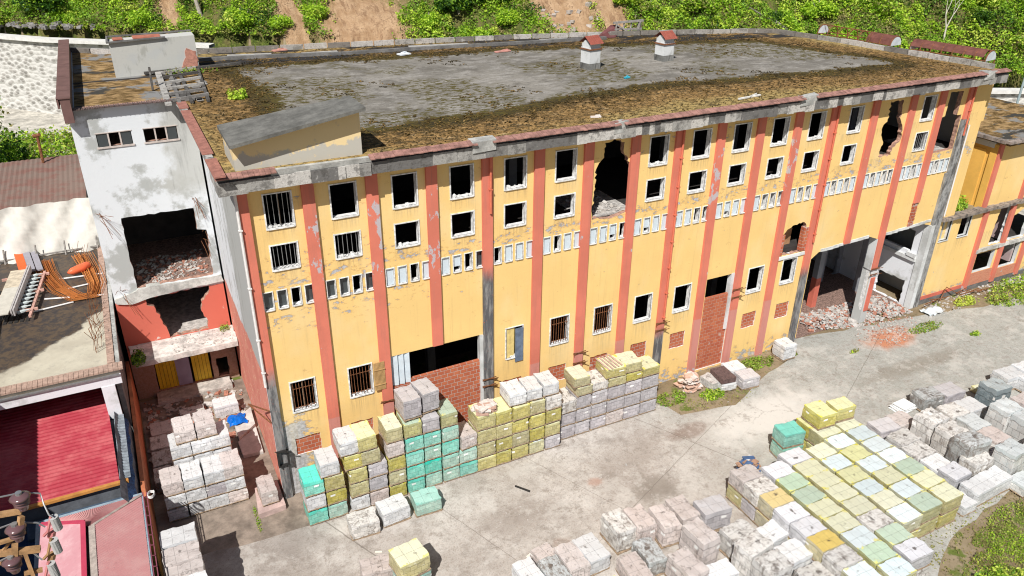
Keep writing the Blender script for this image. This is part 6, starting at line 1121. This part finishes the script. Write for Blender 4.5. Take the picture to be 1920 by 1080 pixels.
for i, (x, y, rx, ry, n, sz, mt, z, h) in enumerate(((20.6, -1.6, 1.0, .6, 900, .10, [LF2, LF4], 0, .18), (22.9, -2.3, .8, .5, 800, .10, [LF1, LF2], 0, .2), (27.4, -.9, 1.3, .6, 1600, .09, [LF2, LF4], 0, .2), (23.4, -2.6, 2.6, .9, 600, .07, [LF4], 0, .08), (33.8, -2.5, .4, .15, 120, .09, [LF1, LF4], 0, .15), (40.4, -2.4, 1.6, .5, 1100, .09, [LF4, LF2], 0, .14), (46.0, -1.2, 1.2, .5, 900, .1, [LF1], 0, .3), (42.6, -4.4, .5, .22, 220, .09, [LF1, LF2], 0, .2),
    (50, -2.1, 2.8, 1.2, 2500, .12, [LF1, LF4, LF2], 0, .3), (29.5, -16.9, 3.0, 1.6, 9000, .065, [LF4, LF2, LF4, LF1], 0, .16), (26.0, -17.6, 2.4, .9, 8000, .065, [LF1, LF4, LF2, LF4], 0, .18), (33.5, -16.0, 3.0, 1.4, 5000, .07, [LF1, LF4], 0, .2), (27.2, -16.3, 1.4, .5, 2500, .06, [LF4, LF4, LF2], 0, .1), (24.5, -18.2, 1.6, .7, 2500, .11, [LF1, LF2], 0, .35), (29, -16, 6, 2.5, 3500, .08, [LF4], 0, .07), (44.8, 1.3, 1.7, 1.0, 4500, .13, [LF1, LF2], 6.35, .45), (-1.75, -1.0, .1, 1.0, 220, .06, [LF2, LF4], 0, .08), (-5.3, 9.6, .35, .8, 700, .09, [LF2, LF3], 3.42, .3), (-.8, 11.0, .3, .4, 250, .08, [LF2, LF4], 3.42, .2), (1.7, 10.9, .45, .4, 500, .12, [LF1], 15.95, .4), (.4, 17.8, 1.4, .4, 350, .1, [LF2, LF4], 15.97, .3), (52.5, -.7, 3.5, .5, 1500, .1, [LF2, LF1], 0, .3))):
    patch('weeds', x, y, rx, ry, n, sz, mt, 40+i, z+.012, h)
# branches hanging in at the left picture edge
t = thing('roadside_tree', 'thin-leaved grey-green tree at the left picture edge by the pale wall', 'tree', (-13.6, 40.5, 3.6))
p = blob_pts(1500, (2.6, 2.2, 4.0), 77, 14, .3)+np.array([0, 0, 5.2]); link('crown', leaf_mesh('crown', p, .24, [LF2, LF4], 3), t); m = MB(); m.tube([(0, 0, -.5), (.2, 0, 3), (.0, .1, 7)], [.2, .14, .04], 6); [m.tube([(.15, 0, 2.5+q*.8), (1.6*math.cos(q*2.4), 1.6*math.sin(q*2.4), 4.2+q*.9)], [.06, .02], 5) for q in range(5)]; m.build('trunk', BARK, t)
# tufts of dead moss standing on the roof felt
MOS = mat_leaf('dry_moss', (.10, .065, .02), (.34, .22, .08), (.05, .035, .012)); rmo = np.random.default_rng(3); x = rmo.uniform(-.5, 42, 90000); y = rmo.uniform(-.5, 22, 90000)
fr = 3.4+.9*np.sin(x*.23+2.6)-y; rr_ = y+.0035*x*x-(18.6-.02*x); e_ = np.maximum(np.maximum(fr, 2.6-x), np.maximum(rr_, 1.2*(x+.25*y-40.4)))+1.1*np.sin(x*1.1)*np.cos(y*1.3)+.6*np.sin(x*2.9+y*2.1)+.35*np.sin(x*6.1-y*4.3)
isl_ = (np.sin(x*.5+1)*np.cos(y*.7+2)+.4*np.sin(x*1.7+y) > .75) & (np.sin(x*4.1)*np.cos(y*5.3)+.5*np.sin(x*9+y*7) > .35)
k = ((e_ > -.7) & (e_ < .9) & (np.sin(x*7.3+y*3)*np.cos(y*8.1-x*2) > -.2)) | (isl_ & (e_ < 0)) | ((e_ > .9) & (rmo.random(90000) < .22)); k &= (y < 22.4-.0045*x*x) & ~((x < 4.8) & (y < 1.6)) & ~((x > 38) & (y > 12.5)) & (x+.2*y < 42.4)
tag(link('dry_roof_moss', leaf_mesh('dry_roof_moss', np.stack([x[k], y[k], np.full(k.sum(), 15.962)+.02*rmo.random(k.sum())], 1), .10, MOS, 5, 2.4)), kind='stuff')
# ---------------------------------------------------------------- rubble, rubbish and small yard things
def rubble(name, polyxy, n, cols, smin, smax, zf, seed, base=0):
    r = random.Random(seed); m = MB(); xs = [p[0] for p in polyxy]; ys = [p[1] for p in polyxy]; k = 0
    while k < n:
        x = r.uniform(min(xs), max(xs)); y = r.uniform(min(ys), max(ys))
        if not inpoly(x, y, polyxy): continue
        k += 1; s_ = r.uniform(smin, smax)*(1 if r.random() < .9 else 1.8); m.obox((x, y, base+zf(x, y)+s_*.1), (s_*r.uniform(.6, 1.6), s_*r.uniform(.5, 1), s_*r.uniform(.2, .6)), Matrix.Rotation(r.uniform(0, 3), 3, 'Z') @ Matrix.Rotation(r.uniform(-.5, .5), 3, 'X') @ Matrix.Rotation(r.uniform(-.5, .5), 3, 'Y'), r.randrange(len(cols)))
    return tag(m.build(name, cols), kind='stuff')
RC = [simple('rubble_plaster', (.48, .455, .43), .25, 7), simple('rubble_brick', (.44, .20, .14), .4, 7), simple('rubble_grey', (.42, .39, .36), .3, 7)]
rubble('gateway_rubble', [(33.2, .5), (36.6, -.4), (41.5, -.6), (41.4, 2.2), (37, 2.4), (33.6, 2.6)], 1900, [RC[0], RC[0], RC[1], RC[2]], .03, .17, lambda x, y: .02+.25*max(0, 1-abs(x-39.2)/2.2)*max(0, 1-abs(y-.9)/1.8)+.3*max(0, 1-abs(x-34.4)/1.8)*max(0, 1-abs(y-1.2)/1.3), 1)
rubble('yard_rubble', [(36.5, -.4), (41, -.5), (40.5, -1.8), (37, -3.2), (35, -1.5)], 420, [RC[0], RC[2], RC[1]], .03, .11, lambda x, y: .02, 2)
rubble('brick_dust_crumbs', [(35.6, -1.6), (39, -1.5), (38.6, -3.1), (35.9, -3)], 260, [simple('brick_crumb', (.30, .16, .11), .4, 7)], .01, .05, lambda x, y: .012, 3)
rubble('wall_foot_rubble', [(42.8, -.1), (56, -.2), (56, -1.0), (43, -.9)], 260, [RC[2], RC[0]], .04, .18, lambda x, y: .0, 4)
rubble('tower_floor_rubble', [(-4.5, 11.7), (-1, 11.7), (-1, 15), (-4.5, 15)], 420, [RC[1], RC[0], RC[2]], .04, .16, lambda x, y: .02, 5, 6.62)
rubble('canopy_rubble', [(-3.6, 9.5), (-.6, 9.5), (-.6, 11.2), (-3.6, 11.2)], 160, [RC[0], RC[2], RC[2]], .02, .09, lambda x, y: .0, 6, 3.42)
rubble('alley_rubble', [(-5.6, 5), (-.6, 5), (-.6, 11), (-5.6, 11)], 420, [RC[0], RC[2], RC[1]], .05, .28, lambda x, y: .02, 7)
rubble('hole_rubble', [(15.8, .5), (17.8, .5), (17.6, 3), (15.9, 3)], 130, [RC[2], RC[0]], .05, .2, lambda x, y: .03, 8, 11.04)
rubble('yard_crumbs', [(5, -12), (22, -9), (30, -5), (42, -6), (42, -2.6), (20, -3.2), (6, -5)], 330, [RC[2], RC[0]], .015, .05, lambda x, y: .012, 9)
rubble('plinth_rubble', [(42.8, -1.0), (45, -1.0), (45, -2), (41.5, -1.6)], 60, [RC[2]], .04, .12, lambda x, y: .0, 10)
m = MB(); m.prism([(-1.68, -.95), (-.45, -.85), (-.45, 1.0), (-1.5, .9)], -.1, .28); tag(m.build('corner_plinth', simple('pinkish_plinth', (.52, .38, .35), .25, 2)), 'low pinkish concrete plinth at the foot of the factory corner', 'plinth')
m = MB(); m.prism([(-1.55, 6.6), (-.5, 7.5), (-.55, 5.9), (-1.5, 5.0)], -.1, .3); m.prism([(-1.6, 4.9), (-.55, 5.8), (-.6, 3.6), (-1.55, 3.7)], -.1, .18); tag(m.build('broken_slab', simple('pale_broken_slab', (.55, .53, .5), .25, 2)), 'pale broken concrete slab against the red dado in the alley', 'slab')
m = MB(); V = []; r = random.Random(3)
for i in range(9):
    for j in range(9): V.append((-1.8+.9*i/8+.05*math.sin(j), 6.1+.9*j/8+.06*math.sin(i*1.3), .35+.25*math.exp(-((i-4)**2+(j-4)**2)/9)+r.uniform(-.05, .05)))
m.add(V, [(i*9+j, (i+1)*9+j, (i+1)*9+j+1, i*9+j+1) for i in range(8) for j in range(8)]); tag(m.build('blue_tarpaulin', simple('bright_blue_tarp', (.0, .13, .55), .2, 3, .4)), 'crumpled bright blue tarpaulin lying in the alley', 'tarpaulin')
m = MB(); r = random.Random(17)
for k in range(9): a_ = Vector((44.6+r.uniform(-.8, 3.2), -.55+r.uniform(-.4, .2), .12+r.uniform(0, .3))); m.bar(a_, a_+Vector((r.uniform(.8, 1.8)*(-1)**k, r.uniform(-.4, .2), r.uniform(-.05, .25))), .045)
m.bar((46.1, -.4, .3), (45.0, -.2, .95), .05); m.bar((45.0, -.2, .95), (44.2, -.5, .2), .05); tag(m.build('scrap_bars', RUST), 'tangle of rusty steel bars at the foot of the annex wall', 'scrap')
m = MB(); V = []
for i in range(8):
    for j in range(6): V.append((41.9+1.5*i/7, -1.6+.9*j/5, .03+r.uniform(0, .22)))
m.add(V, [(i*6+j, (i+1)*6+j, (i+1)*6+j+1, i*6+j+1) for i in range(7) for j in range(5)]); tag(m.build('plastic_sheet', simple('crumpled_pale_plastic', (.62, .68, .72), .2, 3, .3)), 'crumpled pale bluish plastic sheet by the dark corner pier', 'plastic sheet')
m = MB(); m.bar((9.6, -4.1, .04), (10.05, -4.75, .05), .07); tag(m.build('dark_stick', BLK), 'short dark stick on the yard in front of the teal stacks', 'stick')
for k, (x, y, a, l) in enumerate(((8.2, -8.2, .4, .35), (2.5, -5.2, -.4, .3), (10.0, -9.2, .2, .2))):
    m = MB(); m.obox((0, 0, .02), (l, .09, .02), Matrix.Identity(3)); o = m.build('paper_scrap', simple('pale_scrap', (.74, .70, .62), .1) if k == 0 else bpy.data.materials['pale_scrap']); o.location = (x, y, .014); o.rotation_euler[2] = a; tag(o, ['pale broken strip on the yard above the front crumpled pallets', 'pale strip on the yard left of the big yellow-topped pallet', 'tiny pale scrap on the yard right of the broken strip'][k], 'scrap')
# lamp post on the right, cable on the hill
T = thing('lamp_post', 'tall grey-green metal pole in front of the right stone wall', 'pole', (62.9, 9.3, 2.2)); m = MB(); m.tube([(0, 0, 0), (0, 0, 6.0), (.05, 0, 10.6)], [.13, .11, .08], 10); m.build('shaft', simple('blue_grey_pole_paint', (.32, .40, .42), .1, 4, .5), T); m = MB(); m.tube([(.03, 0, 6.9), (.03, 0, 7.1)], .16, 10); m.build('collar', STEEL, T)
m = MB(); m.tube([(46.8, 41.0, 14.8), (45.9, 40.3, 13.2), (44.6, 39.5, 12.0), (43.4, 39.6, 11.7), (42.2, 40.1, 11.9)], .07, 5); tag(m.build('hillside_hose', simple('pale_hose', (.55, .52, .40), .1)), 'pale hose looping down the hillside behind the right roof vent', 'hose')
